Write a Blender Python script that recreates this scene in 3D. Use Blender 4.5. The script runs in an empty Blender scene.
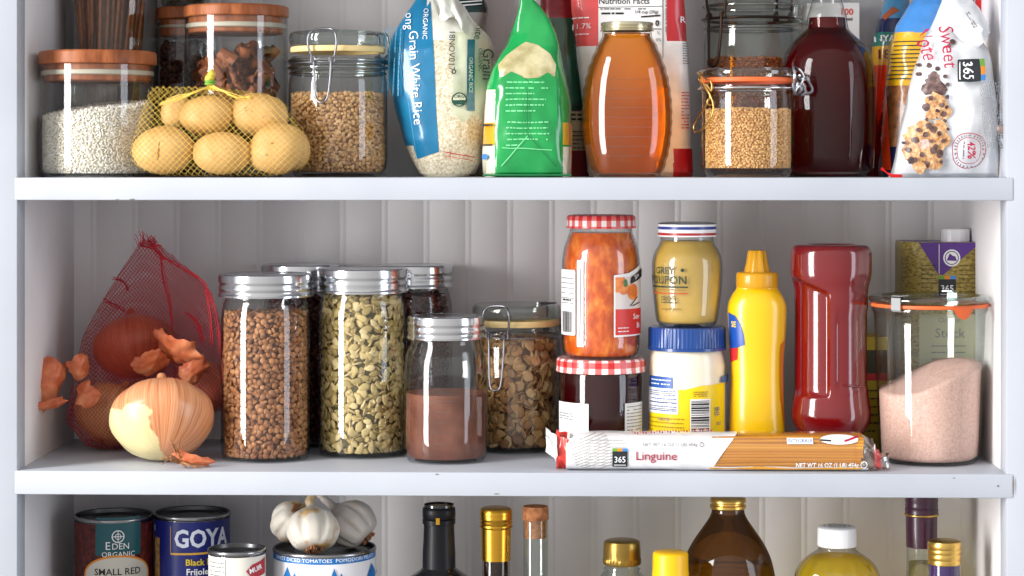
import bpy, bmesh, math, random
import numpy as np
from mathutils import Vector, Matrix, noise
from mathutils.bvhtree import BVHTree
random.seed(7)
RNG = np.random.default_rng(7)
PI = math.pi
scene = bpy.context.scene
COL = scene.collection

# ------------------------------------------------------------------ camera geometry (pixels of the 1024x576 photograph <-> metres)
F, D, YAW, HZ = 2200.0, 2.046, math.radians(1.5), 165.0
CA, SA = math.cos(YAW), math.sin(YAW)

def pdir(px, py):
    u, v = (px - 512) / F, (HZ - py) / F
    return (-SA + u * CA, CA + u * SA, v)

def P(px, py, y):
    d = pdir(px, py)
    t = (y + D) / d[1]
    return Vector((d[0] * t, y, d[2] * t))

def SC(px, y):
    return (y + D) / pdir(px, HZ)[1] / F

ZT = P(530, 177.6, 0).z            # top of the upper board
ZTB = P(530, 200.4, 0).z
ZM = P(530, 472.3, 0).z            # top of the middle board
ZMB = P(530, 496.3, 0).z
ZB = P(530, 812, 0).z              # floor of the lowest bay
ZR = P(530, 652, 0).z              # top of the low step the tins stand on
DEPTH = 0.238

# ------------------------------------------------------------------ colours and materials
def lin(c):
    out = []
    for v in c[:3]:
        v = v / 255.0
        out.append(v / 12.92 if v <= 0.04045 else ((v + 0.055) / 1.055) ** 2.4)
    return (*out, 1.0)

class NT:
    def __init__(s, name):
        s.m = bpy.data.materials.new(name)
        s.m.use_nodes = True
        s.t = s.m.node_tree
        s.t.nodes.clear()
        s.out = s.n('ShaderNodeOutputMaterial')
    def n(s, typ, **kw):
        nd = s.t.nodes.new(typ)
        for k, v in kw.items():
            setattr(nd, k, v)
        return nd
    def l(s, a, b):
        s.t.links.new(a, b)
    def math(s, op, a, b=None, clamp=False):
        nd = s.n('ShaderNodeMath', operation=op, use_clamp=clamp)
        for i, v in enumerate((a, b)):
            if v is None: continue
            if isinstance(v, (int, float)): nd.inputs[i].default_value = v
            else: s.l(v, nd.inputs[i])
        return nd.outputs[0]
    def ramp(s, fac, stops, interp='LINEAR'):
        nd = s.n('ShaderNodeValToRGB')
        cr = nd.color_ramp
        cr.interpolation = interp
        while len(cr.elements) < len(stops): cr.elements.new(0.5)
        for e, (p, c) in zip(cr.elements, stops):
            e.position = p; e.color = lin(c)
        if fac is not None: s.l(fac, nd.inputs[0])
        return nd.outputs[0]
    def noise(s, scale, detail=3, vec=None, rough=0.5, stretch=None, coord='Object'):
        nd = s.n('ShaderNodeTexNoise')
        nd.inputs['Scale'].default_value = scale
        nd.inputs['Detail'].default_value = detail
        nd.inputs['Roughness'].default_value = rough
        if vec is None:
            vec = s.n('ShaderNodeTexCoord').outputs[coord]
        if stretch:
            mp = s.n('ShaderNodeMapping'); mp.inputs['Scale'].default_value = stretch
            s.l(vec, mp.inputs[0]); vec = mp.outputs[0]
        s.l(vec, nd.inputs['Vector'])
        return nd.outputs['Fac']
    def bump(s, h, strength=0.3, dist=0.001):
        nd = s.n('ShaderNodeBump')
        nd.inputs['Strength'].default_value = strength
        nd.inputs['Distance'].default_value = dist
        s.l(h, nd.inputs['Height'])
        return nd.outputs[0]
    def bsdf(s, col=None, rough=0.5, metal=0.0, spec=0.5, coat=0.0, sss=0.0, trans=0.0, ior=1.45, normal=None, coat_rough=0.05):
        b = s.n('ShaderNodeBsdfPrincipled')
        if col is not None:
            if isinstance(col, tuple): b.inputs['Base Color'].default_value = lin(col)
            else: s.l(col, b.inputs['Base Color'])
        b.inputs['Roughness'].default_value = rough
        b.inputs['Metallic'].default_value = metal
        b.inputs['Specular IOR Level'].default_value = spec
        b.inputs['Coat Weight'].default_value = coat
        b.inputs['Coat Roughness'].default_value = coat_rough
        b.inputs['Transmission Weight'].default_value = trans
        b.inputs['IOR'].default_value = ior
        if sss:
            b.inputs['Subsurface Weight'].default_value = sss
            b.inputs['Subsurface Radius'].default_value = (0.01, 0.006, 0.003)
            b.inputs['Subsurface Scale'].default_value = 1.0
        if normal is not None: s.l(normal, b.inputs['Normal'])
        return b
    def fin(s, sh):
        s.l(sh.outputs[0] if hasattr(sh, 'outputs') else sh, s.out.inputs[0])
        return s.m

def mat(name, col, rough=0.5, metal=0.0, spec=0.5, coat=0.0, sss=0.0, mottle=0.0, mscale=60, bump=0.0, bscale=200, stretch=None, coat_rough=0.05):
    t = NT(name)
    c, nrm = col, None
    if mottle:
        nz = t.noise(mscale, 4, stretch=stretch)
        a = tuple(max(0, v * (1 - mottle)) for v in col); b = tuple(min(255, v * (1 + mottle)) for v in col)
        c = t.ramp(nz, [(0.3, a), (0.7, b)])
    if bump:
        nrm = t.bump(t.noise(bscale, 4, stretch=stretch), bump, 0.001)
    return t.fin(t.bsdf(c, rough, metal, spec, coat, sss, normal=nrm, coat_rough=coat_rough))

def ramp_mat(name, stops, scale=40, detail=5, rough=0.5, stretch=None, bump=0.0, bscale=None, spec=0.5, coat=0.0, sss=0.0, nrough=0.55, interp='LINEAR'):
    t = NT(name)
    nz = t.noise(scale, detail, stretch=stretch, rough=nrough)
    nrm = t.bump(t.noise(bscale or scale * 3, 4, stretch=stretch), bump, 0.001) if bump else None
    return t.fin(t.bsdf(t.ramp(nz, stops, interp), rough, spec=spec, coat=coat, sss=sss, normal=nrm))

def grain_mat(name, cols, rough=0.5, spec=0.4, sss=0.0):
    t = NT(name)
    g = t.n('ShaderNodeNewGeometry')
    k = len(cols)
    c = t.ramp(g.outputs['Random Per Island'], [(i / (k - 1), cc) for i, cc in enumerate(cols)])
    return t.fin(t.bsdf(c, rough, spec=spec, sss=sss))

def glass_mat(name, tint=(250, 252, 252), edge=(120, 130, 130), power=3.0, refl=(255, 255, 255), base=0.055, rough=0.0):
    """thin clear glass: transmits straight through, mirrors more towards grazing angles, greener and darker at its edges"""
    t = NT(name)
    lw = t.n('ShaderNodeLayerWeight'); lw.inputs[0].default_value = 0.5
    f = lw.outputs['Facing']
    fr = t.math('MULTIPLY_ADD', t.math('POWER', f, 4.5), 0.85); fr.node.inputs[2].default_value = base
    tc = t.ramp(t.math('POWER', f, power), [(0.0, tint), (1.0, edge)])
    tr = t.n('ShaderNodeBsdfTransparent'); t.l(tc, tr.inputs[0])
    gl = t.n('ShaderNodeBsdfGlossy'); gl.inputs[0].default_value = lin(refl); gl.inputs['Roughness'].default_value = rough
    mx = t.n('ShaderNodeMixShader'); t.l(fr, mx.inputs[0]); t.l(tr.outputs[0], mx.inputs[1]); t.l(gl.outputs[0], mx.inputs[2])
    return t.fin(mx)

def liquid_mat(name, col, deep, trans=0.55, scatter=(0, 0, 0), scat=0.3, refr=0.5, ior=1.4, base=0.0):
    """a coloured clear liquid: bends part of the light, lets part pass straight, scatters a little"""
    t = NT(name)
    lw = t.n('ShaderNodeLayerWeight'); lw.inputs[0].default_value = 0.5
    f = lw.outputs['Facing']
    c = t.ramp(t.math('POWER', f, 1.6), [(0.0, deep), (1.0, col)])
    tr = t.n('ShaderNodeBsdfTransparent'); t.l(c, tr.inputs[0])
    rf = t.n('ShaderNodeBsdfRefraction'); t.l(c, rf.inputs[0]); rf.inputs['IOR'].default_value = ior; rf.inputs['Roughness'].default_value = 0.03
    tl = t.n('ShaderNodeBsdfTranslucent'); tl.inputs[0].default_value = lin(scatter)
    df = t.n('ShaderNodeBsdfDiffuse'); df.inputs[0].default_value = lin(scatter)
    m0 = t.n('ShaderNodeMixShader'); m0.inputs[0].default_value = 0.35; t.l(tl.outputs[0], m0.inputs[1]); t.l(df.outputs[0], m0.inputs[2])
    m1 = t.n('ShaderNodeMixShader'); m1.inputs[0].default_value = refr; t.l(tr.outputs[0], m1.inputs[1]); t.l(rf.outputs[0], m1.inputs[2])
    m2 = t.n('ShaderNodeMixShader'); m2.inputs[0].default_value = scat; t.l(m1.outputs[0], m2.inputs[1]); t.l(m0.outputs[0], m2.inputs[2])
    gl = t.n('ShaderNodeBsdfGlossy'); gl.inputs['Roughness'].default_value = 0.02
    fr = t.math('MULTIPLY_ADD', t.math('POWER', f, 5), 0.12); fr.node.inputs[2].default_value = base
    m3 = t.n('ShaderNodeMixShader'); t.l(fr, m3.inputs[0]); t.l(m2.outputs[0], m3.inputs[1]); t.l(gl.outputs[0], m3.inputs[2])
    return t.fin(m3)

# ------------------------------------------------------------------ mesh building
class MB:
    def __init__(s): s.V, s.F, s.n = [], [], 0
    def add(s, v, f, mi=0):
        v = np.asarray(v, float).reshape(-1, 3)
        f = np.asarray(f, int)
        if len(f) == 0: return s
        s.F.append((f + s.n, np.full(len(f), mi) if np.isscalar(mi) else np.asarray(mi, int)))
        s.V.append(v); s.n += len(v)
        return s
    def arrays(s): return np.concatenate(s.V), s.F
    def bvh(s):
        v = np.concatenate(s.V)
        return BVHTree.FromPolygons([tuple(x) for x in v], [tuple(r) for f, _ in s.F for r in f.tolist()])
    def build(s, name, mats, parent=None, smooth=40, loc=None):
        v = np.concatenate(s.V)
        me = bpy.data.meshes.new(name)
        npoly = sum(len(f) for f, _ in s.F); nl = sum(f.size for f, _ in s.F)
        me.vertices.add(len(v)); me.vertices.foreach_set('co', v.ravel())
        me.loops.add(nl); me.polygons.add(npoly)
        me.loops.foreach_set('vertex_index', np.concatenate([f.ravel() for f, _ in s.F]))
        tot = np.concatenate([np.full(len(f), f.shape[1]) for f, _ in s.F])
        st = np.concatenate([[0], np.cumsum(tot)[:-1]])
        me.polygons.foreach_set('loop_start', st)
        me.polygons.foreach_set('loop_total', tot)
        me.polygons.foreach_set('material_index', np.concatenate([m for _, m in s.F]))
        me.update(calc_edges=True); me.validate()
        for m in (mats if isinstance(mats, (list, tuple)) else [mats]): me.materials.append(m)
        if smooth:
            me.shade_smooth()
            if smooth < 180: me.set_sharp_from_angle(angle=math.radians(smooth))
        o = bpy.data.objects.new(name, me)
        COL.objects.link(o)
        if parent is not None: o.parent = parent
        if loc is not None: o.location = loc
        return o

def grid_faces(nr, nc, wrap=True):
    i = np.arange(nr - 1)[:, None]; j = np.arange(nc if wrap else nc - 1)[None, :]
    j2 = (j + 1) % nc
    a = i * nc + j; b = i * nc + j2; c = (i + 1) * nc + j2; d = (i + 1) * nc + j
    return np.stack([a, b, c, d], -1).reshape(-1, 4)

def lathe(mb, prof, seg=64, sy=1.0, mi=0, rmod=None, origin=(0, 0, 0)):
    """prof: (r, z) from the bottom centre outwards, up, and in to the top centre"""
    prof = np.asarray(prof, float)
    r = np.maximum(prof[:, 0], 1e-5); z = prof[:, 1]
    th = np.arange(seg) * 2 * PI / seg
    R = r[:, None] * np.ones(seg)[None]
    if rmod is not None: R = rmod(R, th[None, :], z[:, None] * np.ones(seg)[None])
    X = R * np.sin(th); Y = -R * np.cos(th) * sy
    V = np.stack([X, Y, np.broadcast_to(z[:, None], X.shape)], -1).reshape(-1, 3) + np.array(origin)
    mb.add(V, grid_faces(len(prof), seg), mi)
    return mb

def smooth_prof(pts, n=6):
    """Catmull-Rom through (r, z) points"""
    p = [np.array(q, float) for q in pts]
    out = []
    for i in range(len(p) - 1):
        p0, p1, p2, p3 = p[max(i - 1, 0)], p[i], p[i + 1], p[min(i + 2, len(p) - 1)]
        for k in range(n):
            t = k / n
            out.append(0.5 * ((2 * p1) + (p2 - p0) * t + (2 * p0 - 5 * p1 + 4 * p2 - p3) * t * t + (3 * p1 - p0 - 3 * p2 + p3) * t ** 3))
    out.append(p[-1])
    return [(max(q[0], 1e-5), q[1]) for q in out]

def tube(mb, path, r=0.001, seg=8, closed=False, mi=0, flat=1.0):
    pts = [Vector(p) for p in path]
    n = len(pts)
    if n < 2: return mb
    rr = r if hasattr(r, '__len__') else [r] * n
    up = None; V = []
    for i in range(n):
        a = pts[i - 1] if (i > 0 or closed) else pts[i]
        b = pts[(i + 1) % n] if (i < n - 1 or closed) else pts[i]
        t = (b - a).normalized() if (b - a).length > 1e-9 else Vector((0, 0, 1))
        if up is None:
            up = t.orthogonal().normalized()
        else:
            up = (up - t * up.dot(t))
            up = up.normalized() if up.length > 1e-6 else t.orthogonal().normalized()
        s_ = t.cross(up)
        for k in range(seg):
            a_ = 2 * PI * k / seg
            V.append(pts[i] + (up * math.cos(a_) + s_ * math.sin(a_) * flat) * rr[i])
    nr = n
    Fc = grid_faces(nr, seg)
    if closed:
        k = np.arange(seg); k2 = (k + 1) % seg
        Fc = np.concatenate([Fc, np.stack([(n - 1) * seg + k, (n - 1) * seg + k2, k2, k], -1)])
        mb.add(V, Fc, mi)
    else:
        mb.add(V, Fc, mi)
        mb.add(V[:seg], [list(range(seg))[::-1]], mi); mb.add(V[-seg:], [list(range(seg))], mi)
    return mb

def curve_pts(pts, n=8, closed=False):
    p = [Vector(q) for q in pts]; m = len(p); out = []
    rng = m if closed else m - 1
    for i in range(rng):
        g = (lambda j: p[j % m]) if closed else (lambda j: p[min(max(j, 0), m - 1)])
        p0, p1, p2, p3 = g(i - 1), g(i), g(i + 1), g(i + 2)
        for k in range(n):
            t = k / n
            out.append(0.5 * ((2 * p1) + (p2 - p0) * t + (2 * p0 - 5 * p1 + 4 * p2 - p3) * t * t + (3 * p1 - p0 - 3 * p2 + p3) * t ** 3))
    if not closed: out.append(p[-1])
    return out

def rbox(mb, c, s, bev=0.001, segs=2, mi=0, rot=None):
    bm = bmesh.new()
    bmesh.ops.create_cube(bm, size=1)
    bmesh.ops.scale(bm, vec=s, verts=bm.verts)
    if bev: bmesh.ops.bevel(bm, geom=list(bm.edges), offset=bev, segments=segs, profile=0.5, affect='EDGES')
    if rot is not None: bmesh.ops.rotate(bm, cent=(0, 0, 0), matrix=rot, verts=bm.verts)
    bmesh.ops.translate(bm, vec=c, verts=bm.verts)
    bm.verts.ensure_lookup_table()
    V = [tuple(v.co) for v in bm.verts]
    byk = {}
    for f in bm.faces: byk.setdefault(len(f.verts), []).append([v.index for v in f.verts])
    n0 = mb.n
    mb.V.append(np.array(V)); mb.n += len(V)
    for k, fs in byk.items():
        mb.F.append((np.array(fs) + n0, np.full(len(fs), mi)))
    bm.free()
    return mb

# ---- flat shapes (x, z in metres) that are laid on a curved surface
_txt = {}
def text2(s, x, z, size, rot=0.0, align='CENTER', bold=0.0, sx=1.0, shear=0.0):
    key = (s, align, bold, shear)
    if key not in _txt:
        cu = bpy.data.curves.new('lettering_source', 'FONT')
        cu.body = s; cu.size = 1.0; cu.align_x = align; cu.align_y = 'CENTER'; cu.resolution_u = 2; cu.offset = bold; cu.shear = shear
        ob = bpy.data.objects.new('lettering_source', cu)
        me = ob.to_mesh()
        v = np.array([q.co[:2] for q in me.vertices]).reshape(-1, 2)
        me.calc_loop_triangles()
        f = np.array([t.vertices[:] for t in me.loop_triangles]).reshape(-1, 3)
        ob.to_mesh_clear()
        bpy.data.objects.remove(ob); bpy.data.curves.remove(cu)
        _txt[key] = (v, f)
    v, f = _txt[key]
    v = v * np.array([size * sx, size])
    c, s_ = math.cos(rot), math.sin(rot)
    v = np.stack([v[:, 0] * c - v[:, 1] * s_ + x, v[:, 0] * s_ + v[:, 1] * c + z], -1)
    return v, f

def rect2(x0, z0, x1, z1, n=8, m=8):
    xs = np.linspace(x0, x1, n + 1); zs = np.linspace(z0, z1, m + 1)
    V = np.array([(a, b) for b in zs for a in xs])
    return V, grid_faces(m + 1, n + 1, False)

def rrect2(x0, z0, x1, z1, r, n=10):
    c = [((x1 - r, z1 - r), 0), ((x0 + r, z1 - r), 90), ((x0 + r, z0 + r), 180), ((x1 - r, z0 + r), 270)]
    ring = []
    for (cx, cz), a0 in c:
        for k in range(5):
            a = math.radians(a0 + 90 * k / 4); ring.append((cx + r * math.cos(a), cz + r * math.sin(a)))
    return poly2(ring, n)

def poly2(ring, n=6, cen=None):
    """fan of rings around the centre so that it can follow a curved surface (star-shaped outlines)"""
    # refine the outline
    R = []
    for i, a in enumerate(ring):
        b = ring[(i + 1) % len(ring)]
        L = math.dist(a, b); k = max(1, int(L / 0.003))
        for q in range(k): R.append((a[0] + (b[0] - a[0]) * q / k, a[1] + (b[1] - a[1]) * q / k))
    ring = np.array(R)
    c = np.array(cen) if cen is not None else ring.mean(0)
    V = np.concatenate([c + (ring - c) * max(t, 1e-3) for t in np.linspace(0, 1, n + 1)])
    return V, grid_faces(n + 1, len(ring), True)

def disc2(x, z, r, n=5, seg=28, rz=None):
    a = np.arange(seg) * 2 * PI / seg
    V = np.concatenate([np.stack([x + r * t * np.cos(a), z + (rz or r) * t * np.sin(a)], -1) for t in np.linspace(0.001, 1, n + 1)])
    return V, grid_faces(n + 1, seg, True)

def ring2(x, z, r0, r1, seg=40):
    a = np.arange(seg) * 2 * PI / seg
    V = np.concatenate([np.stack([x + r * np.cos(a), z + r * np.sin(a)], -1) for r in (r0, r1)])
    return V, grid_faces(2, seg, True)

def line2(x0, z0, x1, z1, w, n=10):
    d = np.array([x1 - x0, z1 - z0]); L = np.linalg.norm(d); nrm = np.array([-d[1], d[0]]) / L * w / 2
    V = []
    for k in range(n + 1):
        p = np.array([x0, z0]) + d * k / n; V += [p - nrm, p + nrm]
    return np.array(V), np.array([[2 * k, 2 * k + 1, 2 * k + 3, 2 * k + 2] for k in range(n)])

def scribble(rows, x0, x1, z0, z1, h, seed=0, gap=0.3):
    """rows of tiny word-like dashes: print too small to read"""
    r = random.Random(seed); out = []
    for k in range(rows):
        z = z1 - (z1 - z0) * (k + 0.5) / rows
        x = x0
        while x < x1:
            w = min(r.uniform(0.8, 3.2) * h * 1.5, x1 - x)
            if r.random() > 0.06: out.append(rect2(x, z - h / 2, x + w, z + h / 2, 2, 1))
            x += w + h * gap * 2.2
    return out

def barcode2(x0, z0, x1, z1, seed=1, vertical=True):
    r = random.Random(seed); out = []
    x = x0 if vertical else z0; end = x1 if vertical else z1
    u = (end - x0 if vertical else end - z0) / 40
    while x < end - u:
        w = r.choice([1, 1, 2, 3]) * u * 0.8
        out.append(rect2(x, z0, min(x + w, x1), z1, 1, 6) if vertical else rect2(x0, x, x1, min(x + w, z1), 6, 1))
        x += w + r.choice([1, 1, 2]) * u * 0.8
    return out

def lay(mb, shape, mapper, mi=0, off=0.0004):
    if isinstance(shape, list):
        for q in shape: lay(mb, q, mapper, mi, off)
        return
    v2, f = shape
    v3 = mapper(v2, off)
    ok = ~np.isnan(v3).any(1)
    if not ok.all():
        f = f[ok[f].all(1)]
        v3 = np.where(np.isnan(v3), 0, v3)
        if len(f) == 0: return
        use = np.unique(f); re = np.zeros(len(v3), int); re[use] = np.arange(len(use)); v3 = v3[use]; f = re[f]
    mb.add(v3, f, mi)

def cyl_map(prof, sy=1.0, phi0=0.0):
    pr = np.array(prof); zs, rs = pr[:, 1], pr[:, 0]
    keep = [0]
    for i in range(1, len(zs)):
        if zs[i] > zs[keep[-1]] + 1e-6: keep.append(i)
    zk, rk = zs[keep], rs[keep]
    rm = rk.max()
    def f(v, off):
        r = np.interp(v[:, 1], zk, rk) + off
        th = v[:, 0] / rm + phi0
        return np.stack([r * np.sin(th), -r * np.cos(th) * sy, v[:, 1]], -1)
    return f

def proj_map(bvh, y0=-0.6):
    def f(v, off):
        out = np.full((len(v), 3), np.nan)
        for i, (x, z) in enumerate(v):
            h = bvh.ray_cast(Vector((x, y0, z)), Vector((0, 1, 0)), 2.0)
            if h[0] is not None:
                nr = h[1] if h[1].y < 0 else -h[1]
                out[i] = h[0] + nr * off
        return out
    return f

# ------------------------------------------------------------------ things
def thing(name, label, cat, loc=(0, 0, 0), group=None, rotz=0.0):
    o = bpy.data.objects.new(name, None); COL.objects.link(o)
    o.empty_display_size = 0.02
    o.location = loc; o.rotation_euler = (0, 0, rotz); o['label'] = label; o['category'] = cat
    if group: o['group'] = group
    return o

def tag(o, label, cat, group=None, kind=None):
    o['label'] = label; o['category'] = cat
    if group: o['group'] = group
    if kind: o['kind'] = kind
    return o

class Pl:
    """a place: pixel centre px, depth y and the height it stands on; turns photograph pixels into local metres"""
    def __init__(s, cx, y, z):
        s.cx, s.y, s.z = cx, y, z
        s.loc = Vector((P(cx, HZ, y).x, y, z)); s.k = SC(cx, y)
        s.phi = -math.atan(s.loc.x / (D + y))      # the side turned to the camera
    def front(s, r): return Pl(s.cx, s.y - r, s.z)
    def r(s, hw): return hw * s.k
    def h(s, py): return P(s.cx, py, s.y).z - s.z
    def x(s, px): return P(px, HZ, s.y).x - s.loc.x
    def q(s, px, py): return (s.x(px), s.h(py))
    def prof(s, pts):  # pts (py, hw) top to bottom or bottom to top -> (r, z) ascending
        a = [(s.r(hw), s.h(py)) for py, hw in pts]
        if a[0][1] > a[-1][1]: a = a[::-1]
        return a

def closed(prof, base=0.0):
    """bottom disc + wall profile (ascending)"""
    return [(1e-5, prof[0][1])] + prof
# ------------------------------------------------------------------ materials
M = {}
def paint(name, a, b, rough=0.45):
    t = NT(name)
    c = t.ramp(t.noise(9, 5), [(0.3, a), (0.7, b)])
    nrm = t.bump(t.noise(120, 3, stretch=(0.25, 1, 1)), 0.12, 0.0008)
    return t.fin(t.bsdf(c, rough, normal=nrm, spec=0.35))
M['paint'] = paint('white_paint_toned_down', (174, 179, 188), (182, 187, 196))  # boards and uprights: the white toned darker in place of less light
M['back'] = paint('white_paint_lightened', (220, 217, 218), (230, 227, 228), 0.6)  # the same white lightened in place of more light inside
M['chip'] = mat('chipped_paint', (120, 112, 104), 0.8)
M['glass'] = glass_mat('clear_glass', edge=(105, 112, 112))
M['glass2'] = glass_mat('clear_glass_lid', tint=(236, 242, 240), edge=(176, 186, 184), power=3.0, base=0.08)
M['jugglass'] = glass_mat('jug_glass', edge=(105, 112, 112), base=0.03)
M['ring'] = glass_mat('moulded_glass_ring', tint=(225, 230, 228), edge=(120, 128, 126), power=1.6, base=0.16)
M['gglass'] = glass_mat('greenish_glass', tint=(246, 250, 248), edge=(120, 134, 126), power=3.0)
M['steel'] = mat('tinned_steel', (205, 207, 210), 0.17, metal=1.0, bump=0.03, bscale=300)
M['wire'] = mat('steel_wire', (140, 140, 146), 0.32, metal=1.0)
M['wire_dark'] = mat('dark_bronze_wire', (62, 48, 42), 0.35, metal=0.9)
M['wire_gold'] = mat('brassy_wire', (205, 165, 95), 0.3, metal=1.0)
M['gold'] = mat('gold_foil_cap', (212, 160, 55), 0.25, metal=1.0, bump=0.06, bscale=500)
M['palegold'] = mat('pale_gold_cap', (222, 182, 98), 0.28, metal=1.0)
M['brass'] = mat('brassy_cap', (150, 122, 58), 0.3, metal=0.85, bump=0.05, bscale=400)
def woodm():
    t = NT('acacia_wood')
    tc = t.n('ShaderNodeTexCoord').outputs['Object']
    a = t.noise(14, 6, vec=tc, stretch=(6.0, 1.0, 1.2), rough=0.6)
    c = t.ramp(a, [(0.25, (92, 46, 24)), (0.45, (138, 76, 42)), (0.6, (168, 100, 60)), (0.8, (112, 60, 32))])
    return t.fin(t.bsdf(c, 0.42, spec=0.35))
M['wood'] = woodm()
M['silicone'] = mat('milky_silicone', (186, 178, 160), 0.45, sss=0.0)
M['rubber_o'] = mat('orange_rubber', (226, 104, 52), 0.5)
M['rubber_y'] = mat('cream_rubber', (226, 200, 140), 0.5)
M['white'] = mat('white_plastic', (238, 238, 240), 0.3)
M['paper'] = mat('white_paper', (232, 231, 230), 0.5)
M['ink'] = mat('black_ink', (28, 28, 32), 0.5)
M['grayink'] = mat('grey_ink', (120, 120, 124), 0.5)
M['inkw'] = mat('white_ink', (236, 238, 240), 0.45)
M['red'] = mat('red_ink', (196, 30, 34), 0.4)
M['magenta'] = mat('crimson_ink', (172, 28, 66), 0.45)
M['logo_dark'] = mat('charcoal_print', (34, 40, 44), 0.4)
M['logo_green'] = mat('green_print', (110, 160, 60), 0.4)
M['logo_orange'] = mat('orange_print', (226, 140, 40), 0.4)
M['logo_blue'] = mat('sky_print', (60, 130, 200), 0.4)
M['cork'] = ramp_mat('cork', [(0.3, (120, 70, 40)), (0.5, (176, 112, 68)), (0.7, (196, 134, 88))], 220, 5, 0.8, bump=0.4)

# ------------------------------------------------------------------ the cupboard
XL = P(17.3, HZ, 0).x; XR = P(1006.5, HZ, 0).x
def struct(o, label=None, cat=None):
    o['kind'] = 'structure'
    if label: o['label'] = label; o['category'] = cat
    return o
def board(name, x0, x1, y0, y1, z0, z1, m, bev=0.0015, label=None, cat=None, chips=()):
    mb = MB(); rbox(mb, ((x0 + x1) / 2, (y0 + y1) / 2, (z0 + z1) / 2), (x1 - x0, y1 - y0, z1 - z0), bev, 2)
    for (px, py, w, h) in chips:
        p = P(px, py, y0); k = SC(px, y0); rr = random.Random(int(px * 7 + py))
        ring = [(p.x + w * k * rr.uniform(.6, 1.2) * math.cos(a), p.z + h * k * rr.uniform(.6, 1.2) * math.sin(a)) for a in np.arange(9) * 2 * PI / 9]
        lay(mb, poly2(ring, 2), lambda v, off: np.stack([v[:, 0], np.full(len(v), y0 - off), v[:, 1]], -1), 1, 0.0002)
    return struct(mb.build(name, [m, M['chip']], smooth=35), label, cat)
ZTOP = P(530, -100, 0).z
BOT = ZB - 0.06
board('trim_1', XL - 0.09, XL, 0.0, 0.03, BOT, ZTOP + 0.1, M['paint'], label='white painted upright edging the shelves beside the onions', cat='trim')
board('trim_2', XR, XR + 0.09, 0.0, 0.03, BOT, ZTOP + 0.1, M['paint'], label='white painted upright edging the shelves beside the pink salt jar', cat='trim')
board('wall_left', XL - 0.03, XL - 0.0005, 0.03, DEPTH + 0.03, BOT, ZTOP + 0.1, M['back'], label='white inner side panel by the onions', cat='wall')
board('wall_right', XR + 0.0005, XR + 0.03, 0.03, DEPTH + 0.03, BOT, ZTOP + 0.1, M['back'], label='white inner side panel by the salt jar', cat='wall')
def back_wall():
    mb = MB()
    xs = [XL - 0.02]; ys = [0.0]
    x = XL + 0.017; pitch = 0.0435
    while x < XR:
        for g in (0.0, 0.006):
            for dx, dy in ((-0.0006, 0), (0, 0.00035), (0.0006, 0)):
                xs.append(x + g + dx); ys.append(dy)
        x += pitch
    xs.append(XR + 0.02); ys.append(0.0)
    V = [(a, DEPTH + b, z) for z in (BOT, ZTOP + 0.1) for a, b in zip(xs, ys)]
    V += [(a, DEPTH + 0.02, z) for z in (BOT, ZTOP + 0.1) for a in xs]
    n = len(xs)
    mb.add(V, [[i, i + 1, n + i + 1, n + i] for i in range(n - 1)] + [[2 * n + i + 1, 2 * n + i, 3 * n + i, 3 * n + i + 1] for i in range(n - 1)])
    struct(mb.build('wall_back', M['back'], smooth=0), 'white grooved board panel behind the shelves', 'wall')
back_wall()
def shelf(name, zt, zb, label, chips=(), ext=0.006):
    board(name, XL - ext * 0.4, XR + ext, -0.0012, DEPTH, zb, zt, M['paint'], 0.0014, label, 'shelf', chips)
shelf('trim_3', ZT, ZTB, 'upper white shelf board under the potatoes and honey', chips=[(117, 199.8, 2, .8), (132, 199.4, 3, .7)])
shelf('trim_4', ZM, ZMB, 'middle white shelf board under the onions and linguine', chips=[(437, 474.4, 2.5, .8), (954, 478, 1.2, .8), (998, 486, 1.2, 1.2), (496, 494, 3, .7), (1013.5, 485, .7, 9)])
shelf('ceiling', ZTOP + 0.025, ZTOP, 'white board above the upper shelf')
shelf('floor', ZB, ZB - 0.025, 'white lowest shelf board')
board('trim_5', XL + 0.001, P(420, HZ, 0.1).x, 0.03, DEPTH - 0.001, ZB - 0.0002, ZR, M['paint'], label='low white step the tins stand on', cat='shelf')

# ------------------------------------------------------------------ light and camera
def area(name, loc, target, sx, sy, energy, col):
    l = bpy.data.lights.new(name, 'AREA'); l.shape = 'RECTANGLE'; l.size = sx; l.size_y = sy; l.energy = energy; l.color = col
    o = bpy.data.objects.new(name, l); COL.objects.link(o); o.location = loc
    d = Vector(target) - Vector(loc)
    o.rotation_euler = d.to_track_quat('-Z', 'Y').to_euler()
    return o
area('window_daylight', (-4.1, -2.95, 0.75), (0.0, 0.08, -0.12), 1.4, 5.2, 390, (1.0, 0.98, 0.965))
area('side_window_daylight', (2.3, -1.15, 0.0), (0.0, 0.1, -0.15), 0.8, 2.4, 24, (0.82, 0.89, 1.0))
w = bpy.data.worlds.new('room'); scene.world = w; w.use_nodes = True
nt = w.node_tree; bg = nt.nodes['Background']   # a room brighter towards its windows and ceiling than towards its far corner and floor
tc = nt.nodes.new('ShaderNodeTexCoord'); dp = nt.nodes.new('ShaderNodeVectorMath'); dp.operation = 'DOT_PRODUCT'; dp.inputs[1].default_value = (-0.48, -0.44, 0.42)
nt.links.new(tc.outputs['Generated'], dp.inputs[0])
mr = nt.nodes.new('ShaderNodeMapRange'); mr.inputs[1].default_value = -0.7; mr.inputs[2].default_value = 0.7; mr.inputs[3].default_value = 0.10; mr.inputs[4].default_value = 0.82
nt.links.new(dp.outputs['Value'], mr.inputs[0]); nt.links.new(mr.outputs[0], bg.inputs[1])
bg.inputs[0].default_value = (1.0, 0.965, 0.94, 1)
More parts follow.
